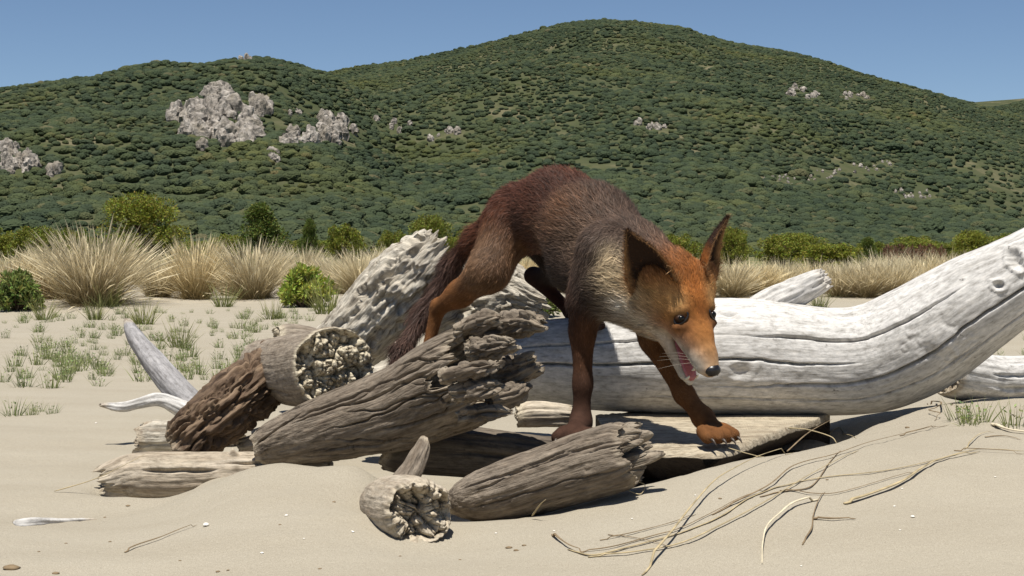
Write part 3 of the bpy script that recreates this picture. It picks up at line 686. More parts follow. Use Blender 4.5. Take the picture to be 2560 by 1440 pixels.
for x, y, h, wd in [(30,752,130,1.0),(395,742,110,.9),(750,722,112,.9),(850,735,105,.95),(905,738,125,1.0),(985,730,120,.95),(1050,735,110,.9),(575,738,95,.8),(130,745,140,.9)]:
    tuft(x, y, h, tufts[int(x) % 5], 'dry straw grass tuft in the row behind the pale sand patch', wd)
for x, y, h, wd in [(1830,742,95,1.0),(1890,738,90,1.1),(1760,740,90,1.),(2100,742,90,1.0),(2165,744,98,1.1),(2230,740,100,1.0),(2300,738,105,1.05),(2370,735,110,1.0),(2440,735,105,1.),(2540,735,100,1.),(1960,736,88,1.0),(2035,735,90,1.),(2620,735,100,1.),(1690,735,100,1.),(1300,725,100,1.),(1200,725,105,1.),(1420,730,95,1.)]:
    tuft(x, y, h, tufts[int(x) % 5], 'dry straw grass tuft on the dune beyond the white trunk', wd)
rg = np.random.default_rng(9)
for k in range(125):
    x = rg.uniform(-900, 3460); Y = rg.uniform(13, 27); X = (x - 1280) * KPX * Y
    z = float(ground_z(np.array([X]), np.array([Y]))[0])
    place(thin_tufts[k % 3], 'grass_tuft', (X, Y, z - .02), rg.uniform(0, 6), rg.uniform(.40, .72), 'dry straw tuft far back on the dune in front of the green bushes', 'grass', 'straw tufts on the far dune')

# leafy shrubs and trees
def leaves(rg, centers, radii, n, lw, ll, col, colv=.25, up=.3):
    k = rg.choice(len(centers), n, p=(radii ** 2) / (radii ** 2).sum()); d = nrm(rg.normal(0, 1, (n, 3)))
    rad = radii[k] * rg.uniform(.55, 1.08, n) ** .7
    p = centers[k] + d * rad[:, None] * (1, 1, .9)
    ax = nrm(d + rg.normal(0, .8, (n, 3)) + (0, 0, up)); sd_ = nrm(np.cross(ax, rg.normal(0, 1, (n, 3))))
    L_ = ll * rg.uniform(.6, 1.3, n)[:, None]; W_ = lw * rg.uniform(.6, 1.3, n)[:, None]
    V = np.stack([p, p + ax * L_ * .5 + sd_ * W_ * .5, p + ax * L_, p + ax * L_ * .5 - sd_ * W_ * .5], 1).reshape(-1, 3)
    Fq = np.arange(4 * n).reshape(-1, 4)
    c = np.array(col) * np.exp(rg.normal(0, colv, n))[:, None] * (1 + .12 * rg.normal(0, 1, (n, 3)))
    return V, Fq, np.repeat(np.clip(c, .003, .9), 4, axis=0)
def twigs(segs, mat, name, parent):
    Vs, Fs, off = [], [], 0
    for a, b_, r0, r1 in segs:
        a = np.array(a, float); b_ = np.array(b_, float); T = nrm(b_ - a); s = nrm(np.cross(T, (.3, .9, .2))); q = np.cross(T, s); n = 7
        th = np.linspace(0, 2 * pi, n, endpoint=False)
        for c_, r in ((a, r0), ((a + b_) / 2 + s * r0 * .5, (r0 + r1) / 2), (b_, r1)):
            Vs.append(c_ + r * (np.cos(th)[:, None] * s + np.sin(th)[:, None] * q))
        Fs.append(grid_faces(3, n, True, off)); off += 3 * n
    return np.vstack(Vs), np.vstack(Fs)
M_bark = plain('shrub_bark', (.10, .07, .045), .9, .1, 30)
def make_tree_meshes(seed, h, wd, nclump, nleaf, col, leaf=(.035, .07), conic=0.0):
    rg = np.random.default_rng(seed); cs, rs, segs = [], [], []
    segs.append(((0, 0, -.05), (.02 * wd, 0, h * .45), .035 * h, .022 * h)); segs.append(((.02 * wd, 0, h * .45), (0, 0, h * .85), .022 * h, .006 * h))
    for k in range(nclump):
        t_ = rg.uniform(.12, 1) ** .8; ang = rg.uniform(0, 2 * pi)
        rad = wd * .5 * ((1 - t_) ** .75 if conic else math.sqrt(max(0, 1 - (abs(t_ - .45) / .62) ** 2))) * rg.uniform(.35, 1.0)
        p = np.array([rad * cos(ang), rad * sin(ang), h * t_ * .92]); cs.append(p); rs.append(rg.uniform(.08, .17) * min(h, wd))
        segs.append(((0, 0, max(.05, h * t_ * .6)), tuple(p), .010 * h, .003 * h))
    V, Fq, c_ = leaves(rg, np.array(cs), np.array(rs), nleaf, leaf[0], leaf[1], col)
    return raw_mesh('crown', V, Fq, {'col': c_}, False, M_leaf), raw_mesh('trunk', *twigs(segs, None, '', None), None, True, M_bark)
def tree(px, Y, top, wpx, meshes, h0, w0, name, label, group):
    X = (px - 1280) * KPX * Y; z = float(ground_z(np.array([X]), np.array([Y]))[0])
    H = CAMZ - z + (640 - top + (14 if top > 550 else 4)) * KPX * Y; wd = wpx * KPX * Y
    r = empty(name, (X, Y, z - .02)); r.rotation_euler = (0, 0, random.uniform(0, 6.28)); r.scale = (wd / w0, wd / w0, H / h0)
    tag(r, label, 'shrub' if 'shrub' in name or 'bush' in name else 'tree', group)
    for nm, me_ in (('crown', meshes[0]), ('trunk', meshes[1])):
        o = bpy.data.objects.new(nm, me_); C.objects.link(o); o.parent = r
    return r
OL = (.17, .185, .028); DG = (.12, .155, .032)
TA = make_tree_meshes(201, 2.4, 2.8, 70, 14000, OL, (.05, .10)); TB = make_tree_meshes(202, 2.4, 1.9, 50, 9000, DG, (.05, .10), 1); TC = make_tree_meshes(203, 1.6, 2.2, 40, 8000, OL, (.05, .10))
GB = 'green trees behind the dune grass'
tree(350, 42, 492, 220, TA, 2.4, 2.8, 'dune_tree', 'largest olive-green rounded tree, behind the biggest grass tuft', GB)
tree(650, 46, 510, 165, TB, 2.4, 1.9, 'dune_tree', 'tall pointed green tree between the plumed tufts and the hill', GB)
for px, Y, top, wp, m, h0, w0, lb in [
    (90,44,580,150,TC,1.6,2.2,'low green tree beside the largest olive-green tree, over the bush at the dune edge'),
    (190,48,585,110,TC,1.6,2.2,'low green tree tucked behind the largest grass tuft'),
    (-60,44,575,160,TC,1.6,2.2,'low olive tree at the left end of the row'),
    (775,50,560,70,TB,2.4,1.9,'small narrow tree right of the tall pointed tree'),
    (560,52,600,110,TC,1.6,2.2,'low dark tree at the foot of the tall pointed tree'),
    (865,50,575,110,TC,1.6,2.2,'small rounded tree right of the narrow tree'),
    (985,52,590,90,TC,1.6,2.2,'low tree behind the tail side of the fox'),
    (1075,46,555,130,TA,2.4,2.8,'yellow-green tree behind the rump of the fox'),
    (1190,50,585,120,TC,1.6,2.2,'low tree hidden behind the hind leg of the fox'),
    (1825,46,585,100,TA,2.4,2.8,'olive tree beside the far ear of the fox'),
    (1960,48,600,150,TC,1.6,2.2,'wide low tree behind the branch stub'),
    (2080,44,622,170,TC,1.6,2.2,'broad low bushy tree just beyond the branch stub'),
    (2170,50,605,70,TB,2.4,1.9,'small pointed tree left of the brown scrub'),
    (2430,46,592,120,TA,2.4,2.8,'dark green tree near the rising end of the white trunk'),
    (2560,46,600,150,TC,1.6,2.2,'low tree behind the raised end of the white trunk'),
    (1700,50,600,120,TC,1.6,2.2,'low tree right behind the fox head'),(1500,50,600,140,TC,1.6,2.2,'low tree behind the chest of the fox'),(2700,48,600,160,TC,1.6,2.2,'low tree past the right end of the white trunk')]:
    tree(px, Y, top, wp, m, h0, w0, 'dune_tree', lb, GB)
rgh = np.random.default_rng(77)
for k in range(46):
    tree(rgh.uniform(-900, 3460), rgh.uniform(75, 160), rgh.uniform(592, 622), rgh.uniform(90, 170), (TA, TC, TC)[k % 3], (2.4, 1.6, 1.6)[k % 3], (2.8, 2.2, 2.2)[k % 3], 'scrub_tree', 'dull green tree in the belt of trees at the hill foot', 'belt of trees at the hill foot')
BR = make_tree_meshes(206, .7, 1.4, 22, 2500, (.16, .09, .055), (.03, .07))
for px, wp in [(2250,110),(2330,100)]:
    tree(px, 30, 628, wp, BR, .7, 1.4, 'brown_shrub', 'reddish brown dry shrub behind the dune grass', 'dry brown shrubs')
# bright green dune bushes among the tufts
def dune_bush(px, py, hpx, wpx, col, seed, label):
    p = G(px, py); H = hpx * KPX * p[1]; Wd = wpx * KPX * p[1]; rg = np.random.default_rng(seed)
    r = empty('dune_bush', p - (0, 0, .01)); tag(r, label, 'bush', 'green bushes on the dune')
    cs, segs = [], []
    for k in range(46):
        a = rg.uniform(0, 6.28); q = rg.uniform(0, 1) ** .6; z = H * rg.uniform(.25, .95) * math.sqrt(1 - .6 * q * q)
        cs.append((Wd * .45 * q * cos(a), Wd * .45 * q * sin(a), z)); segs.append(((rg.normal(0, .02), rg.normal(0, .02), 0), cs[-1], .005, .002))
    V, Fq, c_ = leaves(rg, np.array(cs), np.full(len(cs), .12 * H), 4200, .012, .035, col, .3, .8)
    mk('crown', V + wloc(r), Fq, M_leaf, r, {'col': c_}, False); Vt, Ft = twigs(segs, None, '', None); mk('stem', Vt + wloc(r), Ft, M_bark, r)
dune_bush(765, 768, 105, 125, (.28, .32, .06), 301, 'bright yellow-green bush at the dune edge below the straw tufts')
dune_bush(45, 776, 100, 115, (.17, .21, .055), 302, 'grey-green bush at the dune edge left of the largest tuft')
dune_bush(1345, 790, 90, 90, (.17, .19, .06), 303, 'pale green bush seen under the belly of the fox')

# small sprigs on the flat sand
sprigs = []
for s in range(6):
    rg = np.random.default_rng(400 + s); k = 26 + 8 * (s % 3)
    V, Fq, col = join([blades(rg, k, .03, .05, .13, .30, .15, .0042, ((.13, .165, .055), (.22, .26, .10), (.38, .39, .20)), 3),
                       leaves(rg, np.array([[.0, 0, .03], [.015, .01, .06], [-.015, -.01, .05]]), np.array([.022, .018, .018]), 26, .006, .014, (.19, .235, .085), .3, .6)])
    sprigs.append(raw_mesh('dune_sprig', V, Fq, {'col': col}, True, M_leaf))
rg = np.random.default_rng(12); cnt = 0
spots = []
for cx, cy, sx_, sy_, n in [(150,880,90,38,34),(320,830,120,32,22),(420,885,110,45,26),(560,840,140,32,34),(640,890,120,45,26),(90,930,80,25,18),(520,940,90,25,12),(240,925,60,24,10),(780,800,70,20,12),(620,800,150,14,18),(100,800,100,14,10),(880,790,80,20,7),(2480,850,60,25,12),(1340,800,30,20,4),(2150,770,120,8,10)]:
    for k in range(int(n * 1.18)): spots.append((rg.normal(cx, sx_), rg.normal(cy, sy_)))
spots += [(32,1040),(95,1030),(78,1038),(2420,1062),(2445,1056),(2535,1066),(130,1035),(2400,1052)]
for x, y in spots:
    if y < 775 or (y > 975 and (x, y) not in spots[-8:]): continue
    p = G(x, y); cnt += 1
    place(sprigs[cnt % 6], 'dune_sprig', p - (0, 0, .004), rg.uniform(0, 6), rg.uniform(.22, .58) * (1 if p[1] > 3 else .8), 'small grey-green sprig growing in the flat sand', 'plant', 'small sprigs on the flat sand')
# low green tufts at the foot of the dune grass
gl = []
for s in range(2):
    rg2 = np.random.default_rng(450 + s)
    V, Fq, col = join([blades(rg2, 90, .06, .12, .30, .35, .15, .006, ((.13, .15, .05), (.22, .24, .08), (.40, .38, .18)), 3)]); gl.append(raw_mesh('green_grass_clump', V, Fq, {'col': col}, True, M_grass))
for k, (x, y, s) in enumerate([(270,768,1.3),(560,768,1.1),(815,785,1.3),(360,810,1.0),(240,800,.9),(110,800,.9),(680,800,.8),(450,870,.8),(1250,790,1.),(2050,770,1.),(940,800,.8)]):
    p = G(x, y); place(gl[k % 2], 'green_grass_clump', p - (0, 0, .006), k, s * .62, 'loose green grass clump at the foot of the dune', 'grass', 'green grass clumps below the dune')

# ================================================================ FOX
fox = empty('fox', P(1600, 1090, 2.10)); tag(fox, 'thin red fox stepping down over the driftwood pile with its mouth open', 'fox')
# head frame: forward, right (the fox's own), up
def camdir(x, y, z): return x * _ri + y * _up - z * _fw
HF = nrm(camdir(.35, -.83, .42)); HR = camdir(-.86, -.09, .54); HR = nrm(HR - HF * (HR @ HF)); HU = np.cross(HR, HF)
HO = P(1735, 790, 1.985)
def H(r, f, u): return HO + .01 * (r * HR + f * HF + u * HU)
# fur colours
RED = (.100, .036, .018); DKRED = (.055, .020, .013); GREYB = (.078, .050, .036); DARK = (.042, .028, .022); ORANGE = (.42, .165, .038); ORD = (.27, .098, .026)
GOLD = (.56, .31, .115); CREAM = (.60, .47, .29); WHITE = (.66, .60, .50); TANC = (.20, .105, .05); LEG = (.20, .085, .030); LEGD = (.060, .030, .020); TAILC = (.080, .045, .034)
prims = []
def cap(a, b, ra, rb, col, ln, bl=.008, flow=None, col2=None, dens=1.0):
    prims.append(dict(a=np.array(a), b=np.array(b), ra=ra, rb=rb, col=np.array(col), col2=np.array(col2 if col2 is not None else col), ln=ln, bl=bl, dens=dens,
                      flow=nrm(np.array(flow if flow is not None else np.array(b) - np.array(a), float))))
def pc(A, B, col, ln, bl=.008, flow=None, col2=None, dens=1.0, sh=.004):
    cap(P(*A[:3]), P(*B[:3]), A[3] * KPX * A[2] - sh, B[3] * KPX * B[2] - sh, col, ln, bl, flow, col2, 2.6 if ln <= .010 else dens)
# trunk, from the neck back to the tail
pc((1640,690,2.02,74), (1575,650,2.09,98), GREYB, .020, .010)
pc((1575,650,2.09,98), (1478,578,2.19,122), GREYB, .022, .010, sh=.008)
pc((1478,578,2.19,122), (1395,528,2.29,112), DARK, .022, .010, col2=RED, sh=.008)
pc((1395,528,2.29,110), (1305,545,2.37,88), RED, .020, .010, col2=DKRED, sh=.008)
pc((1305,545,2.37,88), (1200,600,2.42,44), RED, .022, .010, sh=.006)
pc((1545,690,2.08,84), (1450,665,2.17,82), GREYB, .018, .010, col2=DARK)
# near hind leg
pc((1268,575,2.33,76), (1222,678,2.30,54), RED, .014, .008, col2=TANC)
pc((1222,678,2.30,56), (1150,735,2.36,35), TANC, .009, .007, col2=LEG)
pc((1150,735,2.36,35), (1098,768,2.39,22), LEG, .006, .005, sh=.002)
pc((1096,764,2.395,21), (1064,895,2.40,17), LEG, .008, .004, sh=.002)
pc((1064,895,2.40,18), (1088,918,2.36,20), LEG, .004, .004, sh=.001)
# far hind leg with its hock pointing back
pc((1340,570,2.46,70), (1418,690,2.40,40), DARK, .012, .008)
pc((1418,690,2.42,38), (1332,688,2.49,21), DARK, .006, .006)
pc((1332,690,2.49,22), (1430,782,2.43,17), DKRED, .005, .005, sh=.002)
pc((1430,782,2.43,19), (1470,800,2.38,19), LEGD, .005, .005, sh=.001)
# tail
pc((1190,585,2.43,36), (1128,665,2.46,38), RED, .028, .008, col2=TAILC, sh=.012)
pc((1128,665,2.46,38), (1058,790,2.46,40), TAILC, .028, .008, sh=.012)
pc((1058,790,2.46,40), (1005,880,2.43,32), TAILC, .028, .008, sh=.012)
pc((1005,880,2.43,32), (978,935,2.40,14), TAILC, .028, .008, sh=.006)
# near front leg, its shade painted in with darker fur tones
pc((1512,630,2.06,80), (1466,752,2.075,50), GREYB, .014, .010, col2=RED)
pc((1466,752,2.075,48), (1456,830,2.085,33), (.10, .048, .026), .009, .006, col2=(.12, .052, .024))
pc((1456,830,2.085,34), (1457,960,2.08,25), (.12, .052, .024), .007, .005, sh=.002, col2=(.07, .034, .02))
pc((1457,960,2.08,25), (1452,1056,2.08,26), LEGD, .005, .005, sh=.002)
pc((1452,1056,2.08,28), (1440,1074,2.04,28), LEGD, .004, .005, sh=.001)
# far front leg, reaching forward
pc((1590,720,2.10,58), (1634,850,2.11,36), TANC, .008, .008)
pc((1634,850,2.11,35), (1710,985,2.05,26), LEG, .008, .005, col2=LEG, sh=.002)
pc((1710,985,2.05,26), (1758,1045,2.02,27), LEG, .007, .005, sh=.002)
pc((1758,1045,2.02,27), (1780,1066,1.995,23), LEG, .004, .004, sh=.001)
def toes(p, fw, base, r, col):
    fw = nrm(np.array(fw, float)); sd_ = nrm(np.cross(fw, (0, 0, 1.0))); out = []
    for k, o_ in enumerate((-1.5, -.5, .5, 1.5)):
        a = base + sd_ * o_ * r * 1.30; b_ = a + fw * r * (2.0 if abs(o_) < 1 else 1.5) + np.array([0, 0, -r * .45]) + sd_ * o_ * r * .25
        cap(a, b_, r * .92, r * .95, col, .0055, .0014, dens=3.0); out.append((b_ + fw * r * .7 - np.array([0, 0, r * .1]), fw))
    return out
claws = toes(None, (.55, -.8, -.12), P(1783, 1074, 1.985) + (0, 0, -.001), .0092, LEG)
claws += toes(None, (-.25, -.95, -.05), P(1441, 1082, 2.03), .0092, LEGD)
toes(None, (.6, -.8, 0), P(1078, 925, 2.36), .0085, LEG); toes(None, (.6, -.8, -.1), P(1462, 806, 2.37), .0085, LEGD)
# neck and throat
cap(H(0, -5.6, -2.0), P(1600, 690, 2.05), .045, 86 * KPX * 2.05, ORD, .018, .010, col2=GREYB)
cap(H(2.2, -4.5, -4.2), P(1530, 720, 2.05), .030, 58 * KPX * 2.05, (.20, .13, .075), .020, .008, col2=(.09, .06, .044))
cap(H(.6, -2.2, -5.0), P(1560, 745, 2.06), .022, 54 * KPX * 2.06, WHITE, .016, .009)
# head
def hc(A, B, ra, rb, col, ln=.006, bl=.005, flow=None, col2=None):
    bl = min(bl * .45, .0032)
    fl = flow if flow is not None else (0, -1, 0)
    cap(H(*A), H(*B), ra * .01, rb * .01, col, ln, bl, fl[0] * HR + fl[1] * HF + fl[2] * HU, col2, 4.0)
hc((0, -2.6, -.9), (0, -4.8, -.9), 3.3, 3.6, ORANGE, .010, .008, col2=ORD)
for s in (1, -1):
    hc((s * 2.2, -2.2, -2.0), (s * 3.7, -3.9, -2.6), 2.2, 2.1, ORANGE, .014, .008, (s * .6, -1, -.25), GOLD)
    hc((s * 2.0, -1.5, .15), (s * 2.9, -3.2, .3), 1.25, 1.5, ORANGE, .007, .006, (s * .5, -1, .1), GOLD)
    hc((s * 2.9, -4.6, .6), (s * 4.2, -5.6, .9), 1.9, 1.4, ORD, .009, .006, (s * .4, -1, .4))
    hc((s * 1.25, 1.2, -1.9), (s * .75, 6.2, -2.05), 1.2, .75, WHITE, .005, .004, (s * .3, -1, -.1))
    hc((s * 2.2, -2.2, -4.2), (s * .8, 5.2, -5.85), 1.0, .48, GOLD, .005, .0035, (s * .2, -1, -.1), WHITE)
    hc((s * 1.7, .5, -1.3), (s * 1.2, 2.6, -1.5), 1.5, 1.15, ORANGE, .005, .004, (s * .5, -1, 0), ORD)
hc((0, -.8, -.9), (0, 2.2, -1.15), 2.5, 2.0, ORANGE, .006, .006)
for s in (1, -1):
    hc((s * 1.45, -.58, .88), (s * 3.05, -.86, .18), .60, .55, ORANGE, .005, .003, (s * .5, -1, .1), GOLD)
    hc((s * 1.75, 1.30, .05), (s * 2.9, 1.05, -.50), .45, .5, ORD, .003, .003, (s * .5, -1, .1))
hc((0, 2.2, -1.15), (0, 5.0, -1.45), 2.0, 1.6, ORANGE, .004, .005)
hc((0, 5.0, -1.45), (0, 6.7, -1.5), 1.58, 1.2, (.50, .27, .10), .003, .004)
hc((0, -1.5, -5.5), (0, 5.4, -6.2), 1.2, .5, WHITE, .006, .004)
hc((0, 5.2, -6.0), (0, 6.1, -5.95), .62, .5, WHITE, .004, .003)

def sdf(p, q):
    ab = q['b'] - q['a']; t_ = np.clip(((p - q['a']) @ ab) / max(ab @ ab, 1e-12), 0, 1)
    return np.linalg.norm(p - q['a'] - t_[..., None] * ab, axis=-1) - (q['ra'] + (q['rb'] - q['ra']) * t_), t_
lo = np.min([np.minimum(q['a'] - q['ra'], q['b'] - q['rb']) for q in prims], 0) - .03; hi = np.max([np.maximum(q['a'] + q['ra'], q['b'] + q['rb']) for q in prims], 0) + .03
hh = .0025; dims = np.ceil((hi - lo) / hh).astype(int) + 1
S = np.zeros(dims, np.float32)
for q in prims:
    m = max(q['ra'], q['rb']) + 5 * q['bl']
    i0 = np.maximum(((np.minimum(q['a'], q['b']) - m - lo) / hh).astype(int), 0); i1 = np.minimum(((np.maximum(q['a'], q['b']) + m - lo) / hh).astype(int) + 2, dims)
    ax_ = [lo[k] + hh * np.arange(i0[k], i1[k]) for k in range(3)]
    d, _ = sdf(np.stack(np.meshgrid(*ax_, indexing='ij'), -1), q)
    S[i0[0]:i1[0], i0[1]:i1[1], i0[2]:i1[2]] += np.exp(-np.clip(d / q['bl'], -8, 8)).astype(np.float32) - np.float32(math.exp(-8))
S = -np.log(np.maximum(S, 1e-6))
def surface_nets(S, lo, h):
    ins = S < 0; nx, ny, nz = S.shape
    cnt = sum(ins[a:nx - 1 + a, b_:ny - 1 + b_, c_:nz - 1 + c_].astype(np.int8) for a in (0, 1) for b_ in (0, 1) for c_ in (0, 1))
    cell = np.argwhere((cnt > 0) & (cnt < 8)); idm = -np.ones((nx - 1, ny - 1, nz - 1), np.int32); idm[tuple(cell.T)] = np.arange(len(cell))
    pos = np.zeros((len(cell), 3)); wt = np.zeros(len(cell))
    corners = [(a, b_, c_) for a in (0, 1) for b_ in (0, 1) for c_ in (0, 1)]
    val = {k: S[cell[:, 0] + k[0], cell[:, 1] + k[1], cell[:, 2] + k[2]] for k in corners}
    for k in corners:
        for ax in range(3):
            if k[ax]: continue
            k2 = list(k); k2[ax] = 1; k2 = tuple(k2); a, b_ = val[k], val[k2]; m = (a < 0) != (b_ < 0)
            t_ = a[m] / (a[m] - b_[m]); p = np.tile(np.array(k, float), (m.sum(), 1)); p[:, ax] = t_; pos[m] += p; wt[m] += 1
    V = lo + h * (cell + pos / wt[:, None]); Fs = []
    for ax in range(3):
        sl0 = [slice(None)] * 3; sl1 = [slice(None)] * 3; sl0[ax] = slice(0, -1); sl1[ax] = slice(1, None)
        a, b_ = ins[tuple(sl0)], ins[tuple(sl1)]; e = np.argwhere(a != b_); flip = a[tuple(e.T)]
        o1, o2 = [(1, 2), (2, 0), (0, 1)][ax]; d1 = np.zeros(3, int); d1[o1] = 1; d2 = np.zeros(3, int); d2[o2] = 1
        q = np.stack([idm[tuple((e - d1 - d2).T)], idm[tuple((e - d2).T)], idm[tuple(e.T)], idm[tuple((e - d1).T)]], -1)
        q[~flip] = q[~flip][:, ::-1]; Fs.append(q)
    return V, np.vstack(Fs)
FV, FF = surface_nets(S, lo, hh)
# light smoothing
for it in range(3):
    acc = np.zeros_like(FV); n_ = np.zeros(len(FV))
    for k in range(4):
        a, b_ = FF[:, k], FF[:, (k + 1) % 4]
        np.add.at(acc, a, FV[b_]); np.add.at(n_, a, 1)
    FV = FV * .5 + .5 * acc / n_[:, None]
def surf(px, py):
    q = FV - CAMP; a = 1280 + q[:, 0] / (q @ _fw) / KPX; b_ = 720 - (q @ _up) / (q @ _fw) / KPX
    k = np.where((np.abs(a - px) < 9) & (np.abs(b_ - py) < 9))[0]
    return FV[k[np.argmin(FV[k, 1])]] if len(k) else P(px, py, 2.0)
spots_col = []
def spot(p, rad, col, st=1.0): spots_col.append((np.array(p), rad, np.array(col), st))
# body markings, plus the ear's shadow painted on the neck
spot(surf(1440, 650), .036, (.060, .042, .032), .8); spot(surf(1455, 720), .034, (.055, .038, .028), .8); spot(surf(1400, 600), .03, DARK, .5); spot(surf(1230, 610), .028, (.075, .042, .028), .7); spot(surf(1480, 590), .035, (.075, .053, .042), .7)
spot(surf(1528, 690), .021, CREAM, 1.0); spot(surf(1522, 635), .016, CREAM, .9); spot(surf(1545, 742), .018, (.45, .34, .20), .9); spot(surf(1600, 750), .024, (.10, .075, .05), .85); spot(surf(1620, 800), .016, (.16, .11, .07), .6)  # the last two spots paint shade below the ear and cheek
spot(surf(1405, 500), .040, (.20, .09, .04), .5); spot(surf(1370, 560), .028, (.17, .08, .04), .5); spot(surf(1340, 600), .03, TANC, .5)
spot(surf(1340, 430), .075, DKRED, .7); spot(surf(1420, 640), .045, (.19, .12, .075), .8); spot(surf(1400, 690), .045, DARK, .75); spot(surf(1440, 740), .035, DARK, .6)
spot(surf(1290, 570), .030, DARK, .6); spot(surf(1190, 620), .035, (.20, .12, .07), .7); spot(surf(1250, 640), .03, (.12, .075, .05), .6)
spot(surf(1310, 640), .022, TANC, .7); spot(surf(1600, 520), .05, (.13, .09, .07), .6); spot(surf(1660, 590), .03, (.15, .09, .06), .6)
# face markings
for s in (1, -1):
    spot(H(s * 2.3, .3, .4), .0125, (.05, .022, .012), .95)
    spot(H(s * 2.6, -1.6, 1.5), .014, (.62, .38, .16), .75)
    spot(H(s * 4.6, -3.4, -.6), .022, (.58, .34, .14), .6)
    spot(H(s * 5.5, -4.6, -2.4), .020, (.58, .40, .20), .7)
    spot(H(s * 1.7, 1.9, -.9), .010, (.16, .055, .018), .75)
    spot(H(s * 1.6, 3.6, -2.0), .012, (.24, .09, .03), .5)
    spot(H(s * 1.9, 1.6, -3.4), .012, WHITE, .9); spot(H(s * 1.5, 5.0, -2.7), .014, WHITE, 1.0); spot(H(s * 1.9, 3.3, -3.0), .011, WHITE, .9)
    spot(H(s * 3.2, -.4, -2.6), .014, ORD, .55)
for s in (1, -1): spot(H(s * 1.25, 5.9, -2.0), .013, WHITE, .9); spot(H(s * 1.75, 2.6, -2.6), .011, WHITE, .7)
spot(surf(1552, 782), .018, WHITE, .9); spot(surf(1600, 815), .016, WHITE, .85); spot(surf(1640, 838), .014, WHITE, .85)
spot(H(0, .0, 1.6), .016, (.20, .065, .018), .7); spot(H(0, -2.6, 2.6), .022, (.30, .10, .024), .7)
def fur_field(p):
    col = np.zeros((len(p), 3)); fl = np.zeros((len(p), 3)); ln = np.zeros(len(p)); ds = np.zeros(len(p)); ws = np.zeros(len(p)) + 1e-9
    for q in prims:
        d, t_ = sdf(p, q); w_ = np.exp(-np.clip(d, -.012, .2) / .0055)
        col += w_[:, None] * (q['col'] + (q['col2'] - q['col']) * t_[:, None]); fl += w_[:, None] * q['flow']; ln += w_ * q['ln']; ds += w_ * q['dens']; ws += w_
    col /= ws[:, None]; ln /= ws; ds /= ws
    for c0, rad, cc, st in spots_col:
        k = st * np.exp(-(np.linalg.norm(p - c0, axis=1) / rad) ** 2)[:, None]; col = col * (1 - k) + cc * k
    hd = np.exp(-(np.linalg.norm(p - H(0, 1, -1.5), axis=1) / .09) ** 4)
    mott = 1 + .28 * fbm(p * 45, 3, 61) + .22 * fbm(p * 95, 2, 62) + .25 * fbm(p * 150, 3, 63) + .35 * hd * fbm(p * 330, 2, 65)
    return np.clip(col * mott[:, None], .004, .9), nrm(fl), ln, ds
bc, _, _, _ = fur_field(FV)
M_skin = attr_mat('fox_undercoat', .85, .1); M_fur = attr_mat('fox_fur', .62, .22, .12)
body = mk('body', FV, FF, M_skin, fox, {'col': bc * .7})
def mesh_normals(V, Fq):
    n = np.cross(V[Fq[:, 2]] - V[Fq[:, 0]], V[Fq[:, 3]] - V[Fq[:, 1]]); return n
def grow(p, n, d, ln, col, rg, w0, lift=.42, jit=.28, seg=3):
    N = len(p); t_ = d - n * (d * n).sum(1)[:, None]; t_ = nrm(t_ + rg.normal(0, jit, (N, 3))); t_ = nrm(t_ - n * (t_ * n).sum(1)[:, None])
    lf = np.clip(rg.normal(lift, .20, N), .08, 1.2)[:, None]
    e = t_ * np.cos(lf) + n * np.sin(lf); L_ = (ln * .78 * rg.uniform(.6, 1.25, N))[:, None]
    sd_ = nrm(np.cross(e, n) + .25 * rg.normal(0, 1, (N, 3)))
    lv = []
    ss = np.linspace(0, 1, seg + 1)
    for s in ss:
        c_ = p - n * .0010 + e * L_ * s + (t_ * .25 - n * .45) * np.sin(lf) * L_ * s * s
        w_ = (w0 * np.clip(ln / .012, .55, 1.5) * rg.uniform(.7, 1.2, N))[:, None] * (1 - s * .92)
        lv += [c_ - sd_ * w_ * .5, c_ + sd_ * w_ * .5]
    V = np.stack(lv, 1).reshape(-1, 3); m = 2 * (seg + 1); k = np.arange(seg)
    f = np.stack([2 * k, 2 * k + 1, 2 * k + 3, 2 * k + 2], -1); Fq = (f[None] + (np.arange(N) * m)[:, None, None]).reshape(-1, 4)
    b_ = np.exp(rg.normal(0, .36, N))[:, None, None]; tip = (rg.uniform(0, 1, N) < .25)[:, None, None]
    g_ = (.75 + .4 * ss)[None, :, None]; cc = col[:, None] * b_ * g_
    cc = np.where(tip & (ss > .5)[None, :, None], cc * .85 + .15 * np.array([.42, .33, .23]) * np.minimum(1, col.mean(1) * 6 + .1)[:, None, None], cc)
    return V, Fq, np.clip(np.repeat(cc, 2, axis=1).reshape(-1, 3), .003, .95)
rg = np.random.default_rng(77)
fn = mesh_normals(FV, FF); fa = np.linalg.norm(fn, axis=1) * .5; fn = nrm(fn); fc = FV[FF].mean(1)
vn = np.zeros_like(FV)
for k in range(4): np.add.at(vn, FF[:, k], fn)
vn = nrm(vn)
_, _, ln0, ds0 = fur_field(fc)
pw = fa * ds0; NH = 160000; pick = rg.choice(len(FF), NH, p=pw / pw.sum())
uv = rg.uniform(0, 1, (NH, 2)); q = FV[FF[pick]]; qn = vn[FF[pick]]
def bil(q): return (q[:, 0] * (1 - uv[:, :1]) + q[:, 1] * uv[:, :1]) * (1 - uv[:, 1:]) + (q[:, 3] * (1 - uv[:, :1]) + q[:, 2] * uv[:, :1]) * uv[:, 1:]
hp = bil(q); hn = nrm(bil(qn)); hc_, hf_, hl_, _ = fur_field(hp)
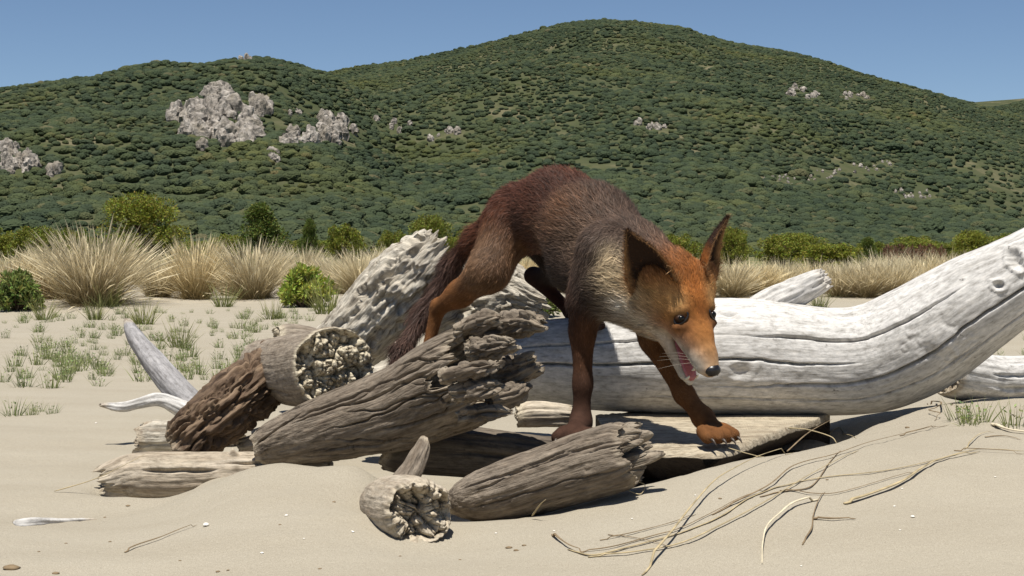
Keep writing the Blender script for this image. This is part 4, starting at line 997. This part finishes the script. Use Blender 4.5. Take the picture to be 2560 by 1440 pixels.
# keep the mouth opening and the eyes free of hair
lp = (hp - HO) / .01; lr, lf_, lu = lp @ HR, lp @ HF, lp @ HU
ok = ~((lf_ > -.6) & (lf_ < 6.6) & (lu < -2.55) & (lu > -4.2 - .22 * lf_) & (np.abs(lr) < 2.2))
for s in (1, -1): ok &= np.sqrt((lr - s * 2.35) ** 2 + (lf_ - .25) ** 2 + (lu - .35) ** 2) > .95
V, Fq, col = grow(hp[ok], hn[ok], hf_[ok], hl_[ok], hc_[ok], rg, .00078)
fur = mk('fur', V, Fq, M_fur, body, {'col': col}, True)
# ears
def ear(s):
    E = nrm(.58 * HR - .46 * HF + .60 * HU) if s > 0 else nrm(-.22 * HR - .55 * HF + .78 * HU)
    Nf = (.55 * HF + .62 * HR + .25 * HU) if s > 0 else (.62 * HF - .34 * HR + .18 * HU); Nf = nrm(Nf - E * (Nf @ E)); Wd = nrm(np.cross(E, Nf))
    base = H(s * 4.3, -5.2, .9); Hh, W = (.084, .030) if s > 0 else (.078, .026)
    na_, ns = 26, 19; a = np.linspace(-.12, 1, na_)[:, None]; sg = np.linspace(-1, 1, ns)[None]
    aa = np.clip(a, 0, 1); w_ = W * ((1 - aa) ** .85) * (1.0 + .25 * np.sin(pi * aa)) + .0012
    def surf(th):
        c_ = base + (a * Hh)[..., None] * E + (w_ * sg)[..., None] * Wd + ((w_ * .55 * (sg ** 2 - .55)) - .006 * np.sin(pi * aa) - th * (1 - .5 * np.abs(sg) ** 3))[..., None] * Nf
        return c_
    f_, b_ = surf(0).reshape(-1, 3), surf(.0032).reshape(-1, 3); n_ = na_ * ns
    Fq = grid_faces(na_, ns); idx = np.arange(n_).reshape(na_, ns)
    def rim(l): return np.stack([l[:-1], l[1:], l[1:] + n_, l[:-1] + n_], -1)
    Fs = np.vstack([Fq, Fq[:, ::-1] + n_, rim(idx[:, 0])[:, ::-1], rim(idx[:, -1]), rim(idx[-1])[:, ::-1]])
    edge = np.clip((np.abs(sg) - .72) / .28, 0, 1) * np.ones_like(a)
    ci = np.array((.034, .020, .014)) * (1 - edge[..., None]) + np.array((.34, .19, .085)) * edge[..., None]  # inner colour darkened to paint the shade in the ear hollow; rim pale
    cb = np.array(ORD) * (1 - sstep(.25, .6, aa))[..., None] + np.array((.035, .02, .015)) * sstep(.25, .6, aa)[..., None] + 0 * sg[..., None]
    colr = np.vstack([ci.reshape(-1, 3), cb.reshape(-1, 3)]); Vv = np.vstack([f_, b_])
    o = mk('ear', Vv, Fs, M_skin, fox, {'col': colr})
    import bmesh
    bm = bmesh.new(); bm.from_mesh(o.data); bmesh.ops.recalc_face_normals(bm, faces=bm.faces); bm.to_mesh(o.data); bm.free()
    # ear hair
    rg_ = np.random.default_rng(5 + s); k = rg_.integers(0, len(Vv), 9000); pp = Vv[k] + rg_.normal(0, .0012, (9000, 3))
    nn = np.where((k < n_)[:, None], Nf, -Nf) + .4 * rg_.normal(0, 1, (9000, 3)); side_ = ((pp - base) @ Wd); e_ = np.abs(((k % n_) % ns) / (ns - 1) * 2 - 1)
    ll = np.where(e_ > .85, .006, .0035) + np.where((k < n_) & (((k % n_) // ns) < 8), .008, 0)
    dd = E[None] + (np.sign(side_) * .5)[:, None] * Wd
    V, Fq2, cc = grow(pp, nrm(nn), nrm(dd), ll, colr[k] * 1.1, rg_, .0008, .3, .35)
    mk('ear_fur', V, Fq2, M_fur, o, {'col': cc})
for s in (1, -1): ear(s)
# eyes
M_eye = plain('fox_eye', (.026, .011, .005), .45, .12); M_black = plain('black_skin', (.012, .010, .010), .35, .5, 900, .4); M_pupil = plain('pupil', (.003, .003, .003), .25, .3)
SV, SF = icos(3)
def blob(name, c0, rads, mat, parent, ax=(None, None, None), wob=0):
    A_, B_, C_ = HR, HF, HU; v = SV * np.array(rads) * .01
    if wob: v = v * (1 + wob * fbm(SV * 2.5, 2, 3))[:, None]
    return mk(name, c0 + v[:, :1] * A_ + v[:, 1:2] * B_ + v[:, 2:] * C_, SF, mat, parent)
for s in (1, -1):
    e = blob('eye', H(s * 2.24, .22, .16), (.98, .66, .66), M_eye, fox)
    blob('pupil', H(s * 2.50, .36, .50), (.48, .40, .40), M_pupil, e)
    # dark eyelid rim
    th = np.linspace(0, 2 * pi, 28, endpoint=False); nrm_e = nrm(s * .62 * HR + .25 * HF + .75 * HU); a1 = nrm(np.cross(nrm_e, HU * .4 + HF)); a2 = np.cross(nrm_e, a1)
    cc = H(s * 2.42, .26, .44)
    ringc = cc + .0098 * np.cos(th)[:, None] * a1 + .0056 * np.sin(th)[:, None] * a2
    Vr = []
    for k in range(28):
        rd = nrm(ringc[k] - cc)
        for ph in np.linspace(0, 2 * pi, 6, endpoint=False): Vr.append(ringc[k] + .0015 * (cos(ph) * rd + sin(ph) * nrm_e))
    Vr = np.array(Vr); Fr = grid_faces(28, 6, True); jl = np.arange(6); Fr = np.vstack([Fr, np.stack([27 * 6 + jl, 27 * 6 + (jl + 1) % 6, (jl + 1) % 6, jl], -1)])
    mk('eyelid', Vr, Fr, M_black, fox)
nose = blob('nose', H(0, 7.25, -1.15), (1.1, .75, .85), M_black, fox, wob=.08)
for s in (1, -1): blob('nostril', H(s * .42, 7.78, -1.25), (.2, .2, .17), M_pupil, nose)
M_mouth = plain('mouth_lining', (.055, .018, .018), .5, .4, 300); M_tongue = plain('tongue', (.42, .13, .13), .35, .5, 400, .2); M_tooth = plain('tooth', (.72, .66, .52), .3, .5)
def tube(name, pts, rads, mat, parent, n=12, flat=1.0, up=None):
    cr = catmull(np.column_stack([np.array(pts), np.array(rads)]), 18); c_, r_ = cr[:, :3], np.maximum(cr[:, 3], 1e-5); T, N_, B = frames(c_)
    if up is not None: B = nrm(np.cross(T, up)); N_ = np.cross(B, T)
    th = np.linspace(0, 2 * pi, n, endpoint=False)
    V = c_[:, None] + r_[:, None, None] * (flat * np.cos(th)[None, :, None] * N_[:, None] + np.sin(th)[None, :, None] * B[:, None])
    V = V.reshape(-1, 3); V = np.vstack([V, c_[0], c_[-1]]); j = np.arange(n); m = 17 * n
    return mk(name, V, [grid_faces(18, n, True), np.vstack([np.stack([(j + 1) % n, j, np.full(n, 18 * n)], -1), np.stack([m + j, m + (j + 1) % n, np.full(n, 18 * n + 1)], -1)])], mat, parent)
tube('mouth_lining', [H(0, -1.8, -3.6), H(0, .6, -3.1), H(0, 3.2, -2.75), H(0, 5.6, -2.55)], [.019, .0175, .0125, .006], M_mouth, fox, 14, .55, HU)
tube('lower_mouth_lining', [H(0, -1.2, -4.2), H(0, 2.2, -5.0), H(0, 5.4, -5.6)], [.0185, .0125, .006], M_mouth, fox, 14, .35, HU)
tube('tongue', [H(0, .2, -4.3), H(0, 2.4, -4.65), H(.05, 4.4, -4.95), H(.1, 5.7, -5.15), H(.1, 6.2, -5.4)], [.010, .0105, .0098, .0078, .003], M_tongue, fox, 14, .32, HU)
for s in (1, -1):
    tube('tooth', [H(s * .86, 5.7, -2.6), H(s * .92, 5.75, -3.2), H(s * .92, 5.6, -3.75)], [.0024, .0019, .0003], M_tooth, fox, 8)
    tube('tooth', [H(s * .66, 5.75, -5.6), H(s * .70, 5.85, -5.1), H(s * .70, 5.8, -4.75)], [.0021, .0017, .0003], M_tooth, fox, 8)
    for k in range(4):
        f = 1.2 + k * .95; tube('tooth', [H(s * (1.35 - .10 * k), f, -4.55 - .2 * f), H(s * (1.35 - .10 * k), f + .05, -4.15 - .2 * f)], [.0022, .0004], M_tooth, fox, 7)
    for k in range(4):
        r0 = np.array(H(s * 1.35, 4.3 + .35 * (k % 4), -2.1 - .25 * (k // 4)))
        dv = nrm(s * (1.0 + .1 * k) * HR + (-.55 + .12 * k) * HF + (-.45 + .12 * (k % 3)) * HU); ln_ = .035 + .006 * (k % 4)
        tube('whisker', [r0, r0 + dv * ln_ * .5 + .002 * HU, r0 + dv * ln_ - .003 * HU], [.00022, .00016, .00004], plain('whisker', (.30, .26, .21), .5) if k == 0 and s == 1 else bpy.data.materials['whisker'], fox, 4)
M_claw = plain('claw', (.06, .045, .035), .4, .4, 500)
for p_, fw in claws:
    dn = np.array([0, 0, -1.0]); tube('claw', [p_ - fw * .004, p_ + fw * .004 + dn * .001, p_ + fw * .010 + dn * .006], [.0022, .0018, .0003], M_claw, fox, 7)

# ================================================================ DRY STEMS, SHELLS, LITTER
M_straw = plain('dry_stem', (.36, .29, .17), .7, .2, 60, .35); M_pale = plain('bleached_stem', (.56, .49, .35), .7, .2, 60, .2); M_dk = plain('brown_stem', (.20, .145, .085), .75, .2, 60, .3)
def stem(name, px, w0, mat, label, group, lift=.004, Ys=None, taper=.35, cat='straw', flat=.55):
    pts = []
    for k, (x, y) in enumerate(px):
        if Ys is not None: p = P(x, y, Ys[k])
        else: p = G(x, y) + (0, 0, lift)
        pts.append(p)
    n = max(14, 7 * len(pts)); c_ = catmull(np.array(pts), n)
    if Ys is None:
        gz = ground_z(c_[:, 0], c_[:, 1]); c_[:, 2] = np.maximum(c_[:, 2], gz + w0 * .3)
        # ends settle into the sand
        c_[:3, 2] = gz[:3] + w0 * .25; c_[-3:, 2] = gz[-3:] + w0 * .25
    w0 = w0 * .8; T, N_, B = frames(c_); s = np.linspace(0, 1, n); r_ = w0 * .5 * (1 - (1 - taper) * s) * (1 + .18 * vnoise(np.stack([s * 9, 0 * s, 0 * s + w0 * 1e4], -1), 3)); r_[-1] *= .4; r_[0] *= .7
    m = 7; th = np.linspace(0, 2 * pi, m, endpoint=False)
    V = (c_[:, None] + r_[:, None, None] * (flat * np.cos(th)[None, :, None] * N_[:, None] + np.sin(th)[None, :, None] * B[:, None])).reshape(-1, 3)
    V = np.vstack([V, c_[0], c_[-1]]); j = np.arange(m); l = (n - 1) * m
    o = mk(name, V, [grid_faces(n, m, True), np.vstack([np.stack([(j + 1) % m, j, np.full(m, n * m)], -1), np.stack([l + j, l + (j + 1) % m, np.full(m, n * m + 1)], -1)])], mat)
    return tag(o, label, cat, group)
GS = 'dry stems strewn on the sand'
LS = 'thin dry brown grass stem curving over the open sand slope'
for k, (pts, w_, mt) in enumerate([
    ([(1420,1376),(1480,1391),(1560,1376),(1700,1336),(1801,1296),(1875,1249),(1969,1215),(2053,1200),(2204,1183),(2321,1161),(2405,1134),(2456,1126),(2560,1129)], .0034, M_straw),
    ([(1440,1385),(1530,1372),(1640,1345),(1700,1326),(1790,1283),(1851,1252),(1930,1222)], .0026, M_dk),
    ([(1470,1396),(1580,1390),(1700,1366),(1801,1322),(1901,1269),(1969,1228),(2019,1198),(2086,1161),(2147,1128)], .0032, M_straw),
    ([(1780,1290),(1915,1228),(1985,1173),(2086,1144),(2170,1114),(2271,1089),(2372,1064)], .0028, M_dk),
    ([(1900,1246),(1969,1232),(2019,1225),(2046,1201),(2073,1161),(2103,1128)], .0030, M_dk),
    ([(1950,1228),(1989,1232),(2029,1240),(2080,1240),(2137,1228),(2237,1198),(2291,1181)], .0028, M_dk),
    ([(2006,1364),(2029,1329),(2033,1299),(2046,1259),(2063,1232)], .0024, M_dk),
    ([(1380,1338),(1400,1356),(1425,1374),(1460,1386)], .0036, M_dk),
    ([(1520,1340),(1600,1352),(1680,1372)], .0022, M_dk),
    ([(1500,1352),(1580,1338),(1680,1312),(1740,1290)], .0024, M_dk),
    ([(2412,1124),(2446,1094),(2486,1082)], .0022, M_straw),
    ([(2385,1129),(2470,1132),(2560,1138)], .0028, M_dk),
    ([(2462,1096),(2510,1094),(2553,1101)], .0030, M_dk),
    ([(2060,1096),(2110,1090),(2140,1098)], .0034, M_straw),
    ([(2250,1092),(2300,1080),(2340,1068)], .0030, M_dk)]):
    stem('straw_piece', pts, w_, mt, LS, GS, .0014 + .0008 * (k % 4))
stem('straw_piece', [(1605,1440),(1680,1352),(1727,1292),(1784,1228),(1834,1195),(1901,1161),(1985,1134)], .0034, M_straw, 'longest arched straw stem springing clear of the sand beside the plank shadow', GS, .010)
stem('straw_leaf', [(2110,1264),(2170,1245),(2254,1212),(2305,1181),(2355,1155),(2449,1133)], .0058, M_straw, 'broad flat dry blade, the widest on the sand slope', GS, .004, cat='straw')
stem('straw_leaf', [(2046,1252),(1985,1272),(1952,1296),(1918,1329),(1907,1373),(1905,1413)], .0044, M_pale, 'whitish hooked blade bending down the sand slope', GS, .006, cat='straw')
stem('straw_leaf', [(2031,1302),(2080,1304),(2140,1301)], .0060, M_dk, 'short dark blade lying flat below the hooked whitish blade', GS, .003, cat='straw')
stem('straw_leaf', [(2479,1064),(2523,1081),(2600,1092)], .0080, M_pale, 'thick pale stalk piece at the edge of the sand ridge by the trunk', GS, .004, cat='straw')
stem('straw_piece', [(1972,1070),(2019,1074),(2076,1091),(2092,1108)], .0046, M_straw, 'stout straw piece jutting over the shadow beside the plank', GS, Ys=[2.02, 2.0, 1.965, 1.955])
stem('straw_piece', [(1968,1128),(2022,1081),(2080,1048)], .0030, M_dk, 'thin stem leaning from the sand against the underside of the trunk', GS, Ys=[1.86, 2.02, 2.2])
stem('straw_piece', [(1822,1120),(1870,1134),(1915,1143),(1965,1138)], .0026, M_straw, 'thin curved stem stretching from the fox paw across the shadow', GS, Ys=[1.93, 1.89, 1.86, 1.845])
stem('loose_stick', [(136,1228),(230,1200),(300,1168),(362,1136)], .0034, M_straw, 'thin twig propped against the half-buried log', GS, Ys=[2.04, 2.04, 2.05, 2.06], cat='stick')
stem('loose_stick', [(312,1384),(345,1368),(400,1350),(450,1330),(492,1314)], .0030, M_dk, 'thin brown twig lying alone on the foreground sand', GS, .003, cat='stick')
stem('loose_stick', [(1330,1290),(1350,1262),(1365,1248)], .0034, M_straw, 'short straw bit standing against the grey front log', GS, Ys=[1.69, 1.675, 1.67], cat='stick')
stem('curled_rootlet', [(1560,1222),(1600,1235),(1612,1212),(1585,1206),(1570,1222)], .0022, M_straw, 'thin curled rootlet under the rough end of the front log', GS, Ys=[1.70, 1.695, 1.70, 1.705, 1.70], cat='root')
stem('curled_rootlet', [(2318,1010),(2352,1016),(2340,1030),(2322,1036),(2350,1044),(2336,1054)], .0036, M_dk, 'small brown curled root at the sand ridge under the trunk', GS, .006, cat='root')
# litter specks: bits of bark and shell
M_shell = plain('shell', (.78, .74, .66), .5, .4, 80, .1)
LV, LF = icos(2)
def bit(name, px, py, rpx, mat, label, group, cat, flat=.55, seed=0):
    p = G(px, py); r = rpx * KPX * p[1]; v = LV * (1 + .25 * fbm(LV * 1.7 + seed * 5, 2, seed))[:, None] * (r, r * .8, r * flat)
    if cat == 'shell': v[:, 2] = np.where(v[:, 2] < 0, v[:, 2] * .2, v[:, 2])
    o = mk(name, v + p + (0, 0, r * flat * .45), LF, mat); o.rotation_euler = (0, 0, 0); return tag(o, label, cat, group)
bit('shell_fragment', 515, 1316, 8, M_shell, 'largest white shell bit beside the lone brown twig', 'shell bits on the sand', 'shell', .8, 1)
for k, (x, y, r) in enumerate([(716,1292,5),(655,1386,5),(2282,1295,6),(2255,1225,3),(2236,1268,3.5),(1738,1241,3),(1385,1330,3),(883,1332,4),(2488,1195,3),(2003,1416,3),(880,1330,3),(2250,1328,3),(240,1060,3),(1580,1300,3),(760,1350,3),(1240,1335,3.5)]):
    bit('shell_fragment', x, y, r, M_shell, 'tiny white shell speck on the bare sand', 'shell bits on the sand', 'shell', .6, k + 2)
for k, (x, y, r) in enumerate([(835,1257,5),(700,1314,4),(275,1356,4),(97,1381,4),(165,1360,4),(320,1268,6),(262,1294,4),(800,1424,5),(545,1430,6),(570,1428,4),(1150,1400,4),(2068,1200,4),(1800,1248,5),(1290,1378,7),(1272,1372,9),(1310,1366,6),(2268,1070,6),(1000,1392,4),(450,1405,4)]):
    bit('bark_crumb', x, y, r, M_dk, 'small dark crumb of bark on the bare sand', 'bark crumbs on the sand', 'bark', .4, k + 30)
for k, (x, y, r) in enumerate([(28,1424,22),(140,1436,10)]):
    bit('bark_chip', x, y, r, M_dk, ['large dark bark chip at the corner of the sand below the white stick', 'middling dark bark chip beside the large chip'][k], 'bark crumbs on the sand', 'bark', .35, k + 60)
